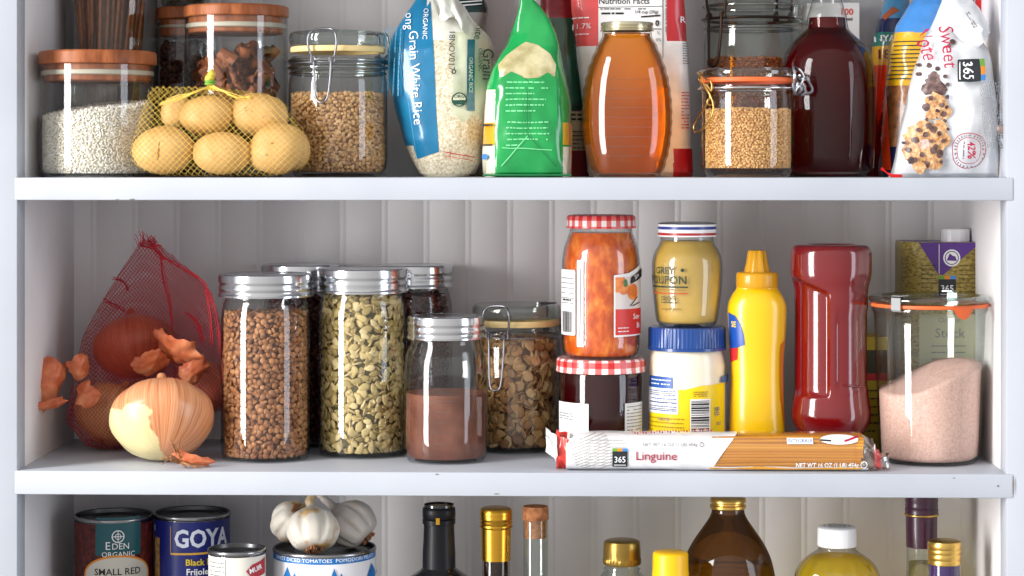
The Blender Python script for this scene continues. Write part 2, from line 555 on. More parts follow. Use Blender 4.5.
cam = bpy.data.cameras.new('camera'); co = bpy.data.objects.new('camera', cam); COL.objects.link(co)
co.location = (0, -D, 0); co.rotation_euler = (PI / 2, 0, YAW)
cam.sensor_width = 36; cam.lens = F / 1024 * 36; cam.shift_y = -(288 - HZ) / 1024; cam.clip_start = 0.05
scene.camera = co
scene.view_settings.view_transform = 'Standard'; scene.view_settings.look = 'None'
scene.view_settings.exposure = 0.27; scene.view_settings.gamma = 1.0; scene.view_settings.use_curve_mapping = False
scene.cycles.use_denoising = True
scene.cycles.max_bounces = 14; scene.cycles.transparent_max_bounces = 40; scene.cycles.transmission_bounces = 12
scene.cycles.sample_clamp_indirect = 8
# ------------------------------------------------------------------ grains
def ellipsoid(a, b, c, nu=7, nv=5, fn=None):
    V = [(0, 0, -1)]
    for i in range(1, nv):
        t = PI * i / nv
        for j in range(nu):
            p = 2 * PI * j / nu
            V.append((math.sin(t) * math.cos(p), math.sin(t) * math.sin(p), -math.cos(t)))
    V.append((0, 0, 1))
    Fc = []
    for i in range(nv - 2):
        for j in range(nu):
            q = 1 + i * nu; Fc.append((q + j, q + (j + 1) % nu, q + nu + (j + 1) % nu, q + nu + j))
    Q = np.array(Fc)
    top = len(V) - 1; last = 1 + (nv - 2) * nu
    T = np.array([(0, 1 + (j + 1) % nu, 1 + j) for j in range(nu)] + [(top, last + j, last + (j + 1) % nu) for j in range(nu)])
    V = np.array(V) * np.array([a, b, c])
    if fn is not None: V = np.array([fn(v) for v in V])
    return V, Q, T

def rand_rot(n):
    q = RNG.normal(size=(n, 4)); q /= np.linalg.norm(q, axis=1)[:, None]
    w, x, y, z = q.T
    return np.stack([np.stack([1 - 2 * (y * y + z * z), 2 * (x * y - z * w), 2 * (x * z + y * w)], -1),
                     np.stack([2 * (x * y + z * w), 1 - 2 * (x * x + z * z), 2 * (y * z - x * w)], -1),
                     np.stack([2 * (x * z - y * w), 2 * (y * z + x * w), 1 - 2 * (x * x + y * y)], -1)], 1)

def put_grains(mb, tmpl, pos, rot, scale=None, mi=0):
    V, Q, T = tmpl
    n = len(pos)
    W = np.einsum('nij,vj->nvi', rot, V)
    if scale is not None: W = W * scale[:, None, None]
    W = W + pos[:, None, :]
    nv = len(V)
    base = mb.n + 0
    off = (np.arange(n) * nv)[:, None, None]
    mb.V.append(W.reshape(-1, 3))
    for Fx in (Q, T):
        if len(Fx): mb.F.append(((Fx[None] + off).reshape(-1, Fx.shape[1]) + base, np.full(n * len(Fx), mi)))
    mb.n += n * nv

def fill(name, label, cat, pl, inner, z0, top, tmpl, size, n_wall, n_top, mats, arc=2.2, sy=1.0, core=None, lie=0.0, smooth=180, parent=None):
    """a heap of loose grains in a round jar. inner: [(r, z)] ascending inner wall; top(x, y): the height of the heap"""
    inner = np.array(inner); rf = lambda z: np.interp(z, inner[:, 1], inner[:, 0])
    mb = MB()
    # the heap underneath the outer layers
    zt0 = top(0, 0)
    prof = [(1e-5, z0 + 0.001)]
    for z in np.linspace(z0 + 0.001, max(top(0, -inner[0, 0]), z0 + 0.004), 24): prof.append((max(rf(z) - size * 0.9, 1e-3), z))
    n_before = mb.n
    th = np.arange(48) * 2 * PI / 48
    V = []
    for r, z in prof:
        for t in th: V.append((r * math.sin(t), -r * math.cos(t) * sy, z))
    V = np.array(V)
    rmx = rf(zt0) - size * 0.9
    for k in (1.0, 0.85, 0.6, 0.3, 1e-3):
        for t in th:
            x, y = rmx * k * math.sin(t), -rmx * k * math.cos(t) * sy
            V = np.append(V, [[x, y, 0]], 0)
    tz = np.array([top(x, y) for x, y in V[:, :2]]) - size * 0.6
    np_ = len(prof) * 48
    V[:np_, 2] = np.minimum(V[:np_, 2], np.maximum(tz[:np_], z0 + 0.001)); V[np_:, 2] = tz[np_:]
    mb.add(V, grid_faces(len(prof) + 5, 48), 1)
    # grains against the glass, two layers
    for layer, inset in enumerate((0.0, size * 0.6)):
        zmax = max(zt0, top(0, -rmx), top(rmx, 0), top(-rmx, 0))
        rr0 = float(rf((z0 + zmax) / 2)) - inset
        na, nz_ = int(2 * arc * rr0 / n_wall), int((zmax - z0) / (n_wall * .866)) + 1
        gi, gj = np.meshgrid(np.arange(na), np.arange(nz_))
        ph = ((gi + .5 * (gj % 2) + .37 * layer) / na * 2 - 1) * arc; zz = z0 + n_wall * .3 + gj * n_wall * .866
        ph = (ph + RNG.normal(size=ph.shape) * n_wall * .22 / rr0).ravel(); zz = (zz + RNG.normal(size=zz.shape) * n_wall * .22).ravel()
        r = rf(zz)
        x = np.sin(ph) * (r - inset); y = -np.cos(ph) * (r - inset) * sy
        keep = zz < np.array([top(a, b) for a, b in zip(x, y)])
        ph, zz, r = ph[keep], zz[keep], r[keep]
        n = len(ph)
        R = rand_rot(n)
        if lie > 0:  # part of the grains lie flat against the glass (template's short axis is z)
            k = RNG.random(n) < lie
            rad = np.stack([np.sin(ph), -np.cos(ph), np.zeros(n)], -1) + RNG.normal(size=(n, 3)) * 0.22
            rad /= np.linalg.norm(rad, axis=1)[:, None]
            tv = RNG.normal(size=(n, 3)); tv -= rad * (tv * rad).sum(1)[:, None]; tv /= np.linalg.norm(tv, axis=1)[:, None]
            R2 = np.stack([tv, np.cross(rad, tv), rad], -1)
            R[k] = R2[k]
        sc = RNG.uniform(0.82, 1.12, n)
        W = np.einsum('nij,vj->nvi', R, tmpl[0]) * sc[:, None, None]
        radd = np.stack([np.sin(ph), -np.cos(ph), np.zeros(n)], -1)
        ext = np.einsum('nvi,ni->nv', W, radd).max(1)
        lowz = W[:, :, 2].min(1)
        rr = r - ext - inset
        zz = np.maximum(zz, z0 - lowz)
        pos = np.stack([np.sin(ph) * rr, -np.cos(ph) * rr * sy, zz], -1)
        put_grains(mb, tmpl, pos, R, sc)
    # grains on the top
    if n_top:
        a = RNG.uniform(0, 2 * PI, n_top); rr = np.sqrt(RNG.random(n_top)) * (rmx - size * 0.4)
        x = np.sin(a) * rr; y = -np.cos(a) * rr * sy
        z = np.array([top(p, q) for p, q in zip(x, y)]) + RNG.uniform(-0.6, 0.2, n_top) * size
        put_grains(mb, tmpl, np.stack([x, y, z], -1), rand_rot(n_top), RNG.uniform(0.85, 1.1, n_top))
    o = mb.build(name, mats, smooth=smooth, loc=pl.loc if parent is None else None, parent=parent)
    if parent is None: tag(o, label, cat, kind='stuff')
    return o

def inset(prof, t=0.0025, z0=0.003, zmax=None):
    a = [(max(r - t, 1e-3), max(z, z0)) for r, z in prof]
    return a

# ------------------------------------------------------------------ jars
def screw_lid(t, pl, py0, py1, hw, name='screw_band', m='steel', tilt=0):
    r = pl.r(hw); z0, z1 = pl.h(py1), pl.h(py0); H = z1 - z0
    lid = bpy.data.objects.new('lid', None)
    mb = MB()
    pr = [(r - 0.0022, z0 + 0.0002), (r + 0.0004, z0), (r + 0.0006, z0 + H * .08), (r - 0.0002, z0 + H * .14), (r - 0.0007, z0 + H * .24), (r + 0.0001, z0 + H * .34), (r + 0.0001, z0 + H * .42),
          (r - 0.0009, z0 + H * .50), (r - 0.0009, z0 + H * .56), (r, z0 + H * .63), (r + 0.0001, z0 + H * .68), (r, z0 + H * .74), (r - 0.0001, z0 + H * .9), (r - 0.0006, z0 + H * .96), (r - 0.0016, z1), (r - 0.0042, z1), (r - 0.0052, z1 - 0.0008)]
    def knurl(R, th, z):
        g = ((z > z0 + H * .70) & (z < z0 + H * .93)).astype(float)
        return R - g * 0.00035 * (np.cos(th * 90) > 0)
    lathe(mb, pr, 180, rmod=knurl)
    band = mb.build(name, M[m], t, smooth=32)
    mb = MB(); lathe(mb, [(r - 0.0048, z1 - 0.0012), (r - 0.006, z1 - 0.0004), (r - 0.009, z1 - 0.0008), (r * .6, z1 - 0.0008), (r * .55, z1 - 0.0003), (1e-5, z1 - 0.0003)], 64)
    mb.build('lid_disc', M[m], t, smooth=40)
    return band

def mason(label, pl, body, lid, name='mason_jar', gm='glass', rmod=None):
    t = thing(name, label, 'jar', pl.loc)
    pr = pl.prof(body)
    mb = MB(); lathe(mb, [(1e-5, 0.0012)] + [(pr[0][0] * .8, 0.0012), (pr[0][0] * .92, 0.0)] + pr, 96, rmod=rmod)
    mb.build('glass_body', M[gm], t, smooth=180)
    screw_lid(t, pl, *lid)
    return t, pr

def wood_jar(label, pl, body, lid, plug, gasket, name='wood_lidded_jar'):
    t = thing(name, label, 'jar', pl.loc)
    pr = pl.prof(body)
    mb = MB(); lathe(mb, [(1e-5, 0.003), (pr[0][0] * .9, 0.003), (pr[0][0] * .97, 0.0)] + pr, 96)
    mb.build('glass_body', M['glass'], t, smooth=180)
    py0, py1, hw = lid; r = pl.r(hw); z0, z1 = pl.h(py1), pl.h(py0)
    mb = MB(); lathe(mb, [(1e-5, z0), (r - 0.001, z0), (r, z0 + 0.001), (r, z1 - 0.0025), (r - 0.0008, z1 - 0.0008), (r - 0.0025, z1), (1e-5, z1)], 96)
    lo = mb.build('wooden_lid', M['wood'], t, smooth=40)
    p0, p1, phw = plug; rr = pl.r(phw)
    mb = MB(); zz0, zz1 = pl.h(p1), z0 - 0.0003; lathe(mb, [(1e-5, zz0), (rr - 0.001, zz0), (rr, zz0 + 0.001), (rr, zz1), (1e-5, zz1)], 72)
    mb.build('plug', M['wood'], lo, smooth=40)
    g0, g1, ghw = gasket; gr = pl.r(ghw)
    mb = MB(); a, b = pl.h(g1), pl.h(g0); lathe(mb, [(rr + 0.0002, a), (gr, a + 0.0008), (gr, b - 0.0008), (rr + 0.0002, b)], 72)
    mb.build('seal_ring', M['silicone'], lo, smooth=40)
    return t, pr

def clip_jar(label, pl, body, lidprof, gasket, clip_phi, hinge_phi, gm='glass', wire='wire', rub='rubber_y', clip_h=None, name='clip_top_jar', hinge_wire=None, wr=0.0011, rings=()):
    """body: (py, hw); lidprof: (py, hw) of the glass lid; gasket: (py0, py1, hw)"""
    t = thing(name, label, 'jar', pl.loc)
    pr = pl.prof(body)
    mb = MB(); lathe(mb, [(1e-5, 0.004), (pr[0][0] * .8, 0.003), (pr[0][0] * .95, 0.0)] + pr, 96)
    mb.build('glass_body', M[gm], t, smooth=180)
    lp = pl.prof(lidprof)
    mb = MB(); lathe(mb, [(1e-5, lp[0][1])] + lp + [(lp[-1][0] * .8, lp[-1][1] - 0.0006), (1e-5, lp[-1][1] - 0.0012)], 80)
    lo = mb.build('glass_lid', M['glass2'], t, smooth=180)
    a, b, ghw = gasket; gr = pl.r(ghw); za, zb = pl.h(b), pl.h(a)
    mb = MB(); lathe(mb, [(gr - 0.006, za), (gr - 0.0006, za), (gr, za + (zb - za) * .3), (gr, zb - (zb - za) * .3), (gr - 0.0006, zb), (gr - 0.006, zb)], 80)
    mb.build('rubber_seal', M[rub], lo, smooth=50)
    for py in rings:   # thick moulded rings of the neck
        z = pl.h(py); rr = float(np.interp(z, [p[1] for p in pr], [p[0] for p in pr])) + .0004
        mb = MB(); tube(mb, [(rr * math.sin(a), -rr * math.cos(a), z) for a in np.arange(72) * 2 * PI / 72], .0017, 8, True)
        mb.build('moulded_ring', M['ring'], t, smooth=180)
    # wire work
    R = max(r for r, z in lp) + 0.0015
    def pol(phi, r, z, dphi=0.0):
        return (r * math.sin(phi + dphi), -r * math.cos(phi + dphi), z)
    zn = pl.h(clip_h[1]); zt_ = pl.h(clip_h[0]); zl = pl.h(clip_h[2])
    rn = float(np.interp(zn, [p[1] for p in pr], [p[0] for p in pr]))
    mb = MB()   # neck ring
    tube(mb, [pol(2 * PI * k / 64, rn + 0.0012, zn) for k in range(64)], wr * .8, 6, True)
    mb.build('neck_wire', M[wire], t, smooth=180)
    w_ = 0.0135 / R
    mb = MB()   # bail over the lid
    hoop = [pol(clip_phi, rn + 0.002, zn, -w_ * .75), pol(clip_phi, R + 0.003, (zn + zt_) / 2, -w_), pol(clip_phi, R + 0.0028, zt_ - 0.004, -w_ * .95), pol(clip_phi, R - 0.001, zt_ + 0.0012, -w_ * .6),
            pol(clip_phi, R - 0.002, zt_ + 0.0016, w_ * .6), pol(clip_phi, R + 0.0028, zt_ - 0.004, w_ * .95), pol(clip_phi, R + 0.003, (zn + zt_) / 2, w_), pol(clip_phi, rn + 0.002, zn, w_ * .75)]
    tube(mb, curve_pts(hoop, 6), wr, 8)
    mb.build('wire_bail', M[wire], t, smooth=180)
    mb = MB()   # lever
    lev = [pol(clip_phi, R + 0.0035, zn + 0.005, -w_ * .62), pol(clip_phi, rn + 0.0045, zn - 0.003, -w_ * .62), pol(clip_phi, rn + 0.005, (zn + zl) / 2, -w_ * .55), pol(clip_phi, rn + 0.0065, zl + 0.004, -w_ * .38), pol(clip_phi, rn + 0.0075, zl, 0),
           pol(clip_phi, rn + 0.0065, zl + 0.004, w_ * .38), pol(clip_phi, rn + 0.005, (zn + zl) / 2, w_ * .55), pol(clip_phi, rn + 0.0045, zn - 0.003, w_ * .62), pol(clip_phi, R + 0.0035, zn + 0.005, w_ * .62)]
    tube(mb, curve_pts(lev, 6), wr, 8)
    for s_ in (-1, 1):
        c = pol(clip_phi, rn + 0.003, zn + 0.002, s_ * w_ * .7)
        tube(mb, [(c[0] + 0.003 * math.cos(q) * math.cos(clip_phi), c[1] + 0.003 * math.cos(q) * math.sin(clip_phi), c[2] + 0.003 * math.sin(q)) for q in np.arange(12) * 2 * PI / 12], wr * .8, 6, True)
    mb.build('wire_lever', M[wire], t, smooth=180)
    if hinge_phi is not None:
        mb = MB(); hw_ = M[hinge_wire or wire]; w2 = 0.009 / R
        for s_ in (-1, 1):
            tube(mb, curve_pts([pol(hinge_phi, rn + 0.0015, zn, s_ * w2), pol(hinge_phi, R + 0.004, zn + 0.006, s_ * w2), pol(hinge_phi, R + 0.003, zt_ - 0.002, s_ * w2 * .9), pol(hinge_phi, R - 0.004, zt_ + 0.001, s_ * w2 * .8), pol(hinge_phi, R - 0.016, zt_ + 0.001, s_ * w2 * .4)], 6), wr, 8)
            c = pol(hinge_phi, R + 0.003, zn + 0.004, s_ * w2)
            for dd in range(2):
                tube(mb, [(c[0] + 0.0036 * math.cos(q) * math.sin(hinge_phi), c[1] - 0.0036 * math.cos(q) * math.cos(hinge_phi), c[2] + 0.0036 * math.sin(q) + dd * 0.002) for q in np.arange(14) * 2 * PI / 14], wr * .8, 6, True)
        mb.build('hinge_wire', hw_, t, smooth=180)
    return t, pr

def oval_top(z, amp=0.0, freq=60, tilt=0.0, tx=0.0):
    def f(x, y): return z + amp * noise.noise(Vector((x * freq, y * freq, z * 91))) + tilt * y + tx * x
    return f

T_LENTIL = ellipsoid(0.0030, 0.0030, 0.0016, 10, 7)
T_RICE = ellipsoid(0.0011, 0.0011, 0.0026, 6, 5)
T_WHEAT = ellipsoid(0.0019, 0.0019, 0.0031, 6, 5)
T_BULGUR = ellipsoid(0.0012, 0.0011, 0.0015, 6, 5)
T_SEED = ellipsoid(0.0036, 0.0058, 0.0011, 8, 5, fn=lambda v: (v[0] * (1 - 0.35 * (v[1] / 0.0058)), v[1], v[2]))
T_BEAN = ellipsoid(0.0035, 0.0055, 0.0032, 8, 6)
def flake(v):
    n_ = noise.noise(Vector((v[0] * 300, v[1] * 300, 0.3)))
    return (v[0] * (1 + .3 * n_), v[1] * (1 - .25 * n_), v[2] + 0.0012 * math.sin(v[0] * 400))
T_FLAKE = ellipsoid(0.0052, 0.0064, 0.0008, 9, 4, fn=flake)

g_rice = grain_mat('white_rice', [(236, 230, 216), (248, 244, 236), (226, 216, 196), (244, 240, 230)], 0.5)
g_wheat = grain_mat('wheat_berry', [(190, 142, 88), (214, 170, 116), (168, 120, 70), (224, 186, 136)], 0.5)
g_lentil = grain_mat('brown_lentil', [(132, 82, 48), (164, 108, 66), (186, 132, 88), (118, 70, 40), (172, 116, 72)], 0.45)
g_seed = grain_mat('pumpkin_seed', [(178, 156, 96), (208, 184, 126), (150, 128, 74), (220, 198, 146), (186, 160, 100)], 0.45)
g_bulgur = grain_mat('bulgur_grain', [(216, 164, 96), (236, 192, 128), (188, 130, 66), (226, 178, 112)], 0.5)
g_oat = grain_mat('oat_flake', [(168, 118, 70), (200, 152, 98), (130, 84, 48), (216, 176, 124), (150, 98, 58)], 0.6)
g_bean = grain_mat('dark_bean', [(64, 22, 20), (92, 34, 28), (48, 16, 16), (78, 30, 24)], 0.3)
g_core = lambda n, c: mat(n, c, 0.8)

# ================================================================== UPPER SHELF
# rice jar with wooden lid
pl = Pl(97.7, 0.076, ZT)
t, pr = wood_jar('glass jar of white rice with wooden lid beside the potato net', pl, [(66, 56.8), (120, 57), (168, 57), (172, 55.5), (174.5, 53)], (52, 65.5, 58.4), (65, 82, 53), (71, 76.5, 56))
fill('rice_grains', 'white rice heaped in the wood-lidded jar beside the potato net', 'rice', pl, inset(pr), 0.0035,
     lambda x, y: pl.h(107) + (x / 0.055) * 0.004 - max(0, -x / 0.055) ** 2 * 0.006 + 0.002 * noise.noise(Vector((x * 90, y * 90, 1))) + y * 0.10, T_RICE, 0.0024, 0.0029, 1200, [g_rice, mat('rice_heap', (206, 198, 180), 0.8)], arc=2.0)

# tall jar of thin brown sticks
pl = Pl(111.5, 0.182, ZT)
t = thing('tall_stick_jar', 'tall clear jar of thin brown sticks behind the rice jar', 'jar', pl.loc)
R_ = pl.r(45.5); HT = pl.h(-72)
mb = MB(); lathe(mb, [(1e-5, 0.003), (R_ * .9, 0.003), (R_ * .97, 0), (R_, 0.003), (R_, HT - 0.03), (R_ - 0.001, HT - 0.025)], 72); mb.build('glass_body', M['glass'], t, smooth=180)
mb = MB(); lathe(mb, [(1e-5, HT - 0.025), (R_ + 0.001, HT - 0.025), (R_ + 0.001, HT - 0.012), (1e-5, HT - 0.012)], 64); mb.build('wooden_lid', M['wood'], t)
m_stick = ramp_mat('brown_stick', [(0.3, (110, 60, 32)), (0.6, (172, 108, 62)), (0.8, (136, 78, 42))], 60, 3, 0.55)
proto = None
for k in range(44):
    a = k * 2.39996; rb = (R_ - 0.006) * .55 * math.sqrt((k + .5) / 44); rt = (R_ - 0.006) * math.sqrt((k + .5) / 44)
    a2 = a + 0.55
    p0 = Vector((rb * math.sin(a), -rb * math.cos(a), 0.006)); p1 = Vector((rt * math.sin(a2), -rt * math.cos(a2), HT - 0.035 - RNG.uniform(0, 0.03)))
    L = (p1 - p0).length
    if proto is None:
        mb = MB(); tube(mb, [(0.0006 * math.sin(q * 5), 0, q) for q in np.linspace(0, 0.2, 14)], 0.0017, 7)
        o = mb.build('brown_stick', m_stick, smooth=60); proto = o
    else:
        o = proto.copy(); COL.objects.link(o)
    o.location = pl.loc + p0; o.rotation_euler = (p1 - p0).to_track_quat('Z', 'Y').to_euler(); o.scale = (1, 1, L / 0.2)
    tag(o, 'thin brown stick standing in the tall jar behind the rice jar', 'stick', 'thin brown sticks in the tall jar')

# cinnamon jar, dark spice jar behind it, small jar on that one
pl = Pl(236.3, 0.126, ZT)
t, pr = wood_jar('glass jar of curled brown bark with wooden lid behind the potatoes', pl, [(18, 51), (60, 51.3), (166, 51.3), (170, 50), (173, 47)], (6.5, 18, 52.3), (18, 34, 47.5), (24, 29.5, 50.2))
m_cin = ramp_mat('cinnamon_bark', [(0.3, (84, 42, 20)), (0.55, (148, 84, 44)), (0.75, (112, 60, 30))], 90, 4, 0.6, stretch=(1, 1, 0.2))
def curl(L, turns=1.6, r0=0.0075):
    mb = MB(); th = np.linspace(0, turns * 2 * PI, 34); n = 8; V = []
    for z in np.linspace(-L / 2, L / 2, n):
        for q in th:
            r = r0 * (0.35 + 0.65 * q / th[-1]); V.append((r * math.cos(q), r * math.sin(q) + 0.0006 * math.sin(z * 200), z))
    V2 = [(x * .9 - 0.0004 * x / max(1e-4, abs(x)), y * .9, z) for x, y, z in V]
    mb.add(V, grid_faces(n, 34, False)); mb.add(V2, grid_faces(n, 34, False)[:, ::-1])
    return mb
protos = [curl(L, tu, r0).build('bark_curl', m_cin, smooth=60) for L, tu, r0 in ((0.026, 2.2, 0.0062), (0.034, 1.6, 0.005), (0.019, 2.4, 0.0074))]
Rin = pl.r(51.3) - 0.004
zmx = pl.h(47)
cnt = 0
tries = 0
while cnt < 270 and tries < 9000:
    tries += 1
    a = RNG.uniform(-2.0, 2.0); k = cnt % 3; L = (0.026, 0.034, 0.019)[k]
    r = Rin - RNG.uniform(0.0072, 0.030)
    c = Vector((r * math.sin(a), -r * math.cos(a), RNG.uniform(0.02, zmx - 0.006 - 0.012 * max(0, -math.sin(a)))))
    d = Vector(RNG.normal(size=3)); d.y *= 1.6; d.normalize()
    ok = True
    for s_ in (-1, 1):
        e = c + d * L / 2 * s_
        if math.hypot(e.x, e.y) > Rin - 0.0065 or e.z < 0.012 or e.z > zmx + 0.004: ok = False
    if not ok: continue
    o = protos[k] if cnt < 3 else protos[k].copy()
    if cnt >= 3: COL.objects.link(o)
    o.location = pl.loc + c; o.rotation_euler = d.to_track_quat('Z', 'Y').to_euler()
    tag(o, 'curl of dry brown bark in the wood-lidded jar behind the potatoes', 'bark', 'curls of bark in the jar')
    cnt += 1

pl = Pl(187.5, 0.204, ZT)
t, pr = wood_jar('dark filled glass jar with wooden lid wedged behind the bark jar', pl, [(22, 29.5), (60, 30), (166, 30), (171, 28)], (8, 20, 31), (20, 37, 27), (26, 29, 29))
fill('dark_spice', 'dark brown spice filling the jar wedged behind the bark jar', 'spice', pl, inset(pr), 0.0035, oval_top(pl.h(45), 0.001), T_BEAN, 0.006, 0.0075, 40, [grain_mat('dark_spice', [(52, 26, 16), (84, 46, 26), (38, 18, 12)], 0.6), g_core('dark_spice_heap', (30, 14, 10))], arc=2.0)
zz = pl.h(8)
t = thing('small_glass_jar', 'small clear glass standing on the dark jar, only its base showing', 'glass', pl.loc + Vector((-0.002, 0, zz)))
mb = MB(); r = 0.024; lathe(mb, [(1e-5, 0.006), (r * .8, 0.006), (r * .9, 0.0), (r, 0.003), (r + 0.002, 0.03), (r + 0.004, 0.062)], 64, rmod=lambda R, th, z: R * (1 + 0.012 * np.cos(th * 22)))
mb.build('glass_body', M['gglass'], t, smooth=180)
mb = MB(); lathe(mb, [(r - 0.003, 0.008), (r - 0.001, 0.03), (r + 0.001, 0.05)], 48); mb.build('contents', mat('pale_seed_filling', (150, 140, 112), 0.8, mottle=0.4, mscale=200), t)

# wheat berry clip jar
pl = Pl(338, 0.114, ZT)
t, pr = clip_jar('clip-top jar of wheat berries between the potatoes and the rice bag', pl,
    [(57, 45.5), (59, 47.5), (61.5, 48.3), (64, 47), (66, 47), (68.5, 48.6), (71, 47.6), (74, 46.8), (78, 48), (84, 49.3), (110, 49.6), (160, 49.6), (168, 48.5), (172.5, 45)],
    [(46, 47.2), (43, 48.2), (40, 48.8), (37, 48.6), (34, 47.8), (32.3, 45)], (47.5, 53, 47.6), -0.2, 2.2, clip_h=(33.5, 64, 104), rings=(61.5, 68.5, 74))
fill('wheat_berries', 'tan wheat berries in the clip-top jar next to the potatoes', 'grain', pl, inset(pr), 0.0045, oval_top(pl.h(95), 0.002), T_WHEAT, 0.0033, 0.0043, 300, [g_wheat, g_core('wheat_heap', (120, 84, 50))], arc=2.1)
# ------------------------------------------------------------------ potatoes in a net
def blob(rx, ry, rz, seed, amp=0.05, freq=1.3, nu=40, nv=24):
    V, Q, T = ellipsoid(1, 1, 1, nu, nv)
    o = Vector((seed * 3.7, seed * 1.3, seed * 2.1))
    out = []
    for v in V:
        n_ = Vector(v)
        d = 1 + amp * noise.noise(n_ * freq + o) + amp * 0.25 * noise.noise(n_ * freq * 3 + o)
        out.append((v[0] * rx * d, v[1] * ry * d, v[2] * rz * d))
    return np.array(out), Q, T

def potato_mat():
    t = NT('potato_skin')
    a = t.noise(26, 6, rough=0.6); b = t.noise(420, 3)
    c = t.ramp(a, [(0.28, (178, 132, 76)), (0.5, (208, 164, 104)), (0.72, (222, 186, 130))])
    sp = t.ramp(b, [(0.66, (255, 255, 255)), (0.74, (160, 110, 62))])
    mx = t.n('ShaderNodeMixRGB', blend_type='MULTIPLY'); mx.inputs[0].default_value = 0.55; t.l(c, mx.inputs[1]); t.l(sp, mx.inputs[2])
    nrm = t.bump(t.noise(160, 4), 0.2, 0.001)
    return t.fin(t.bsdf(mx.outputs[0], 0.5, spec=0.35, normal=nrm))
m_pot = potato_mat(); m_eye = mat('potato_eye', (164, 118, 70), 0.8)

def hull_bvh(points):
    bm = bmesh.new()
    for p in points: bm.verts.new(p)
    r = bmesh.ops.convex_hull(bm, input=bm.verts)
    bmesh.ops.delete(bm, geom=list({g for g in r['geom_interior'] + r['geom_unused'] if isinstance(g, bmesh.types.BMVert)}), context='VERTS')
    bmesh.ops.recalc_face_normals(bm, faces=bm.faces)
    bvh = BVHTree.FromBMesh(bm); bm.free()
    return bvh

def net(mb, points, c, axis, n, twist, steps, r, a0=0.02, a1=0.98, sag=None, mi=0, seg=4, zmin=None, jitter=0.0):
    bvh = hull_bvh(points); c = Vector(c); a = Vector(axis).normalized(); b1 = a.orthogonal().normalized(); b2 = a.cross(b1)
    for sgn in (1, -1):
        for k in range(n):
            path = []
            for i in range(steps + 1):
                s_ = a0 + (a1 - a0) * i / steps
                al = PI * s_; th = 2 * PI * k / n + sgn * twist * s_ + jitter * noise.noise(Vector((k * .7, s_ * 6, sgn)))
                d = -math.cos(al) * a + math.sin(al) * (math.cos(th) * b1 + math.sin(th) * b2)
                h = bvh.ray_cast(c, d, 3.0)
                if h[0] is None: continue
                p = h[0]
                if sag: p = sag(p, c)
                if zmin is not None and p.z < zmin: p = Vector((p.x, p.y, zmin))
                path.append(p)
            tube(mb, path, r, seg, mi=mi)

POT = [  # px, py, y, rx, rz (pixels), ry (m), tilt, label
    (163, 151, 0.030, 31.5, 24, 0.024, 0.05, 'tan potato at the bottom of the net beside the rice jar'),
    (222, 155, 0.026, 30, 21.5, 0.022, -0.05, 'tan potato lying lowest in the middle front of the net'),
    (277, 149, 0.032, 29, 25.5, 0.024, 0.5, 'tan potato at the front of the net near the wheat berry jar'),
    (208, 116, 0.052, 27, 21, 0.021, 0.12, 'tan potato directly under the tie of the net'),
    (259, 115, 0.057, 30, 21.5, 0.021, -0.2, 'tan potato on top of the pile nearest the wheat berry jar'),
    (177, 112, 0.070, 17, 16, 0.012, 0.5, 'smaller potato showing behind the others beside the rice jar'),
    (291, 149, 0.060, 19, 22, 0.017, 0.1, 'potato half hidden at the back of the net against the wheat jar')]
hullp = []; potv = []
ploc = Vector((P(225, HZ, 0.045).x, 0.045, ZT))
for i, (px, py, y, rx, rz, ry, tilt, lab) in enumerate(POT):
    y -= .008
    k = SC(px, y); p = P(px, py, y)
    V, Q, T = blob(rx * k, ry, rz * k, i + 2, 0.07, 1.1)
    c, s_ = math.cos(tilt), math.sin(tilt)
    V = np.stack([V[:, 0] * c - V[:, 2] * s_, V[:, 1], V[:, 0] * s_ + V[:, 2] * c], -1)
    z = max(p.z, ZT - V[:, 2].min() + 0.0026)
    mb = MB(); mb.add(V, Q); mb.add(V, T)
    if i == 0:   # the crease down its face
        tube(mb, [(0.001 * math.sin(q * 3), -ry * math.cos(q) * .965, rz * k * math.sin(q) * .98) for q in np.linspace(-.55, .65, 9)], [.0002, .0006, .0010, .0012, .0011, .001, .0008, .0005, .0002], 6, mi=1)
    for (ea, eb) in ((.5 - i * .23, .2), (-.35, -.3 + .1 * i)):
        c3 = np.array([rx * k * math.sin(ea) * math.cos(eb), -ry * math.cos(ea) * math.cos(eb), rz * k * math.sin(eb)]); c, s_ = math.cos(tilt), math.sin(tilt)
        c3 = np.array([c3[0] * c - c3[2] * s_, c3[1], c3[0] * s_ + c3[2] * c]); vE, qE, tE = ellipsoid(.0016, .0007, .0009, 8, 5); mb.add(vE + c3 * .972, qE, 1); mb.add(vE + c3 * .972, tE, 1)
    o = mb.build('potato', [m_pot, m_eye], smooth=180, loc=(p.x, y, z)); tag(o, lab, 'potato', 'potatoes in the yellow net')
    W = V * 1.06 + np.array([p.x, y, z]) - np.array(ploc)
    hullp += [tuple(w) for w in W]; potv.append((V + np.array([p.x, y, z]) - np.array(ploc), Q, T))
def L_(px, py, y): return P(px, py, y) - ploc
tie = L_(210, 86, 0.046)
net_pts = hullp + [tie, tie + Vector((0.004, 0, -0.002)), tie + Vector((-0.004, 0, -0.002)), L_(152, 86, 0.05), L_(145, 100, 0.05), L_(310, 140, 0.048), L_(309, 165, 0.048)]
m_net = mat('yellow_plastic_net', (232, 200, 92), 0.4, spec=0.5)
t = thing('potato_net', 'yellow plastic net holding potatoes, tied at the top', 'net bag', ploc)
pm = MB()
for V, Q, T in potv: pm.add(V, Q); pm.add(V, T)
pbv = pm.bvh()
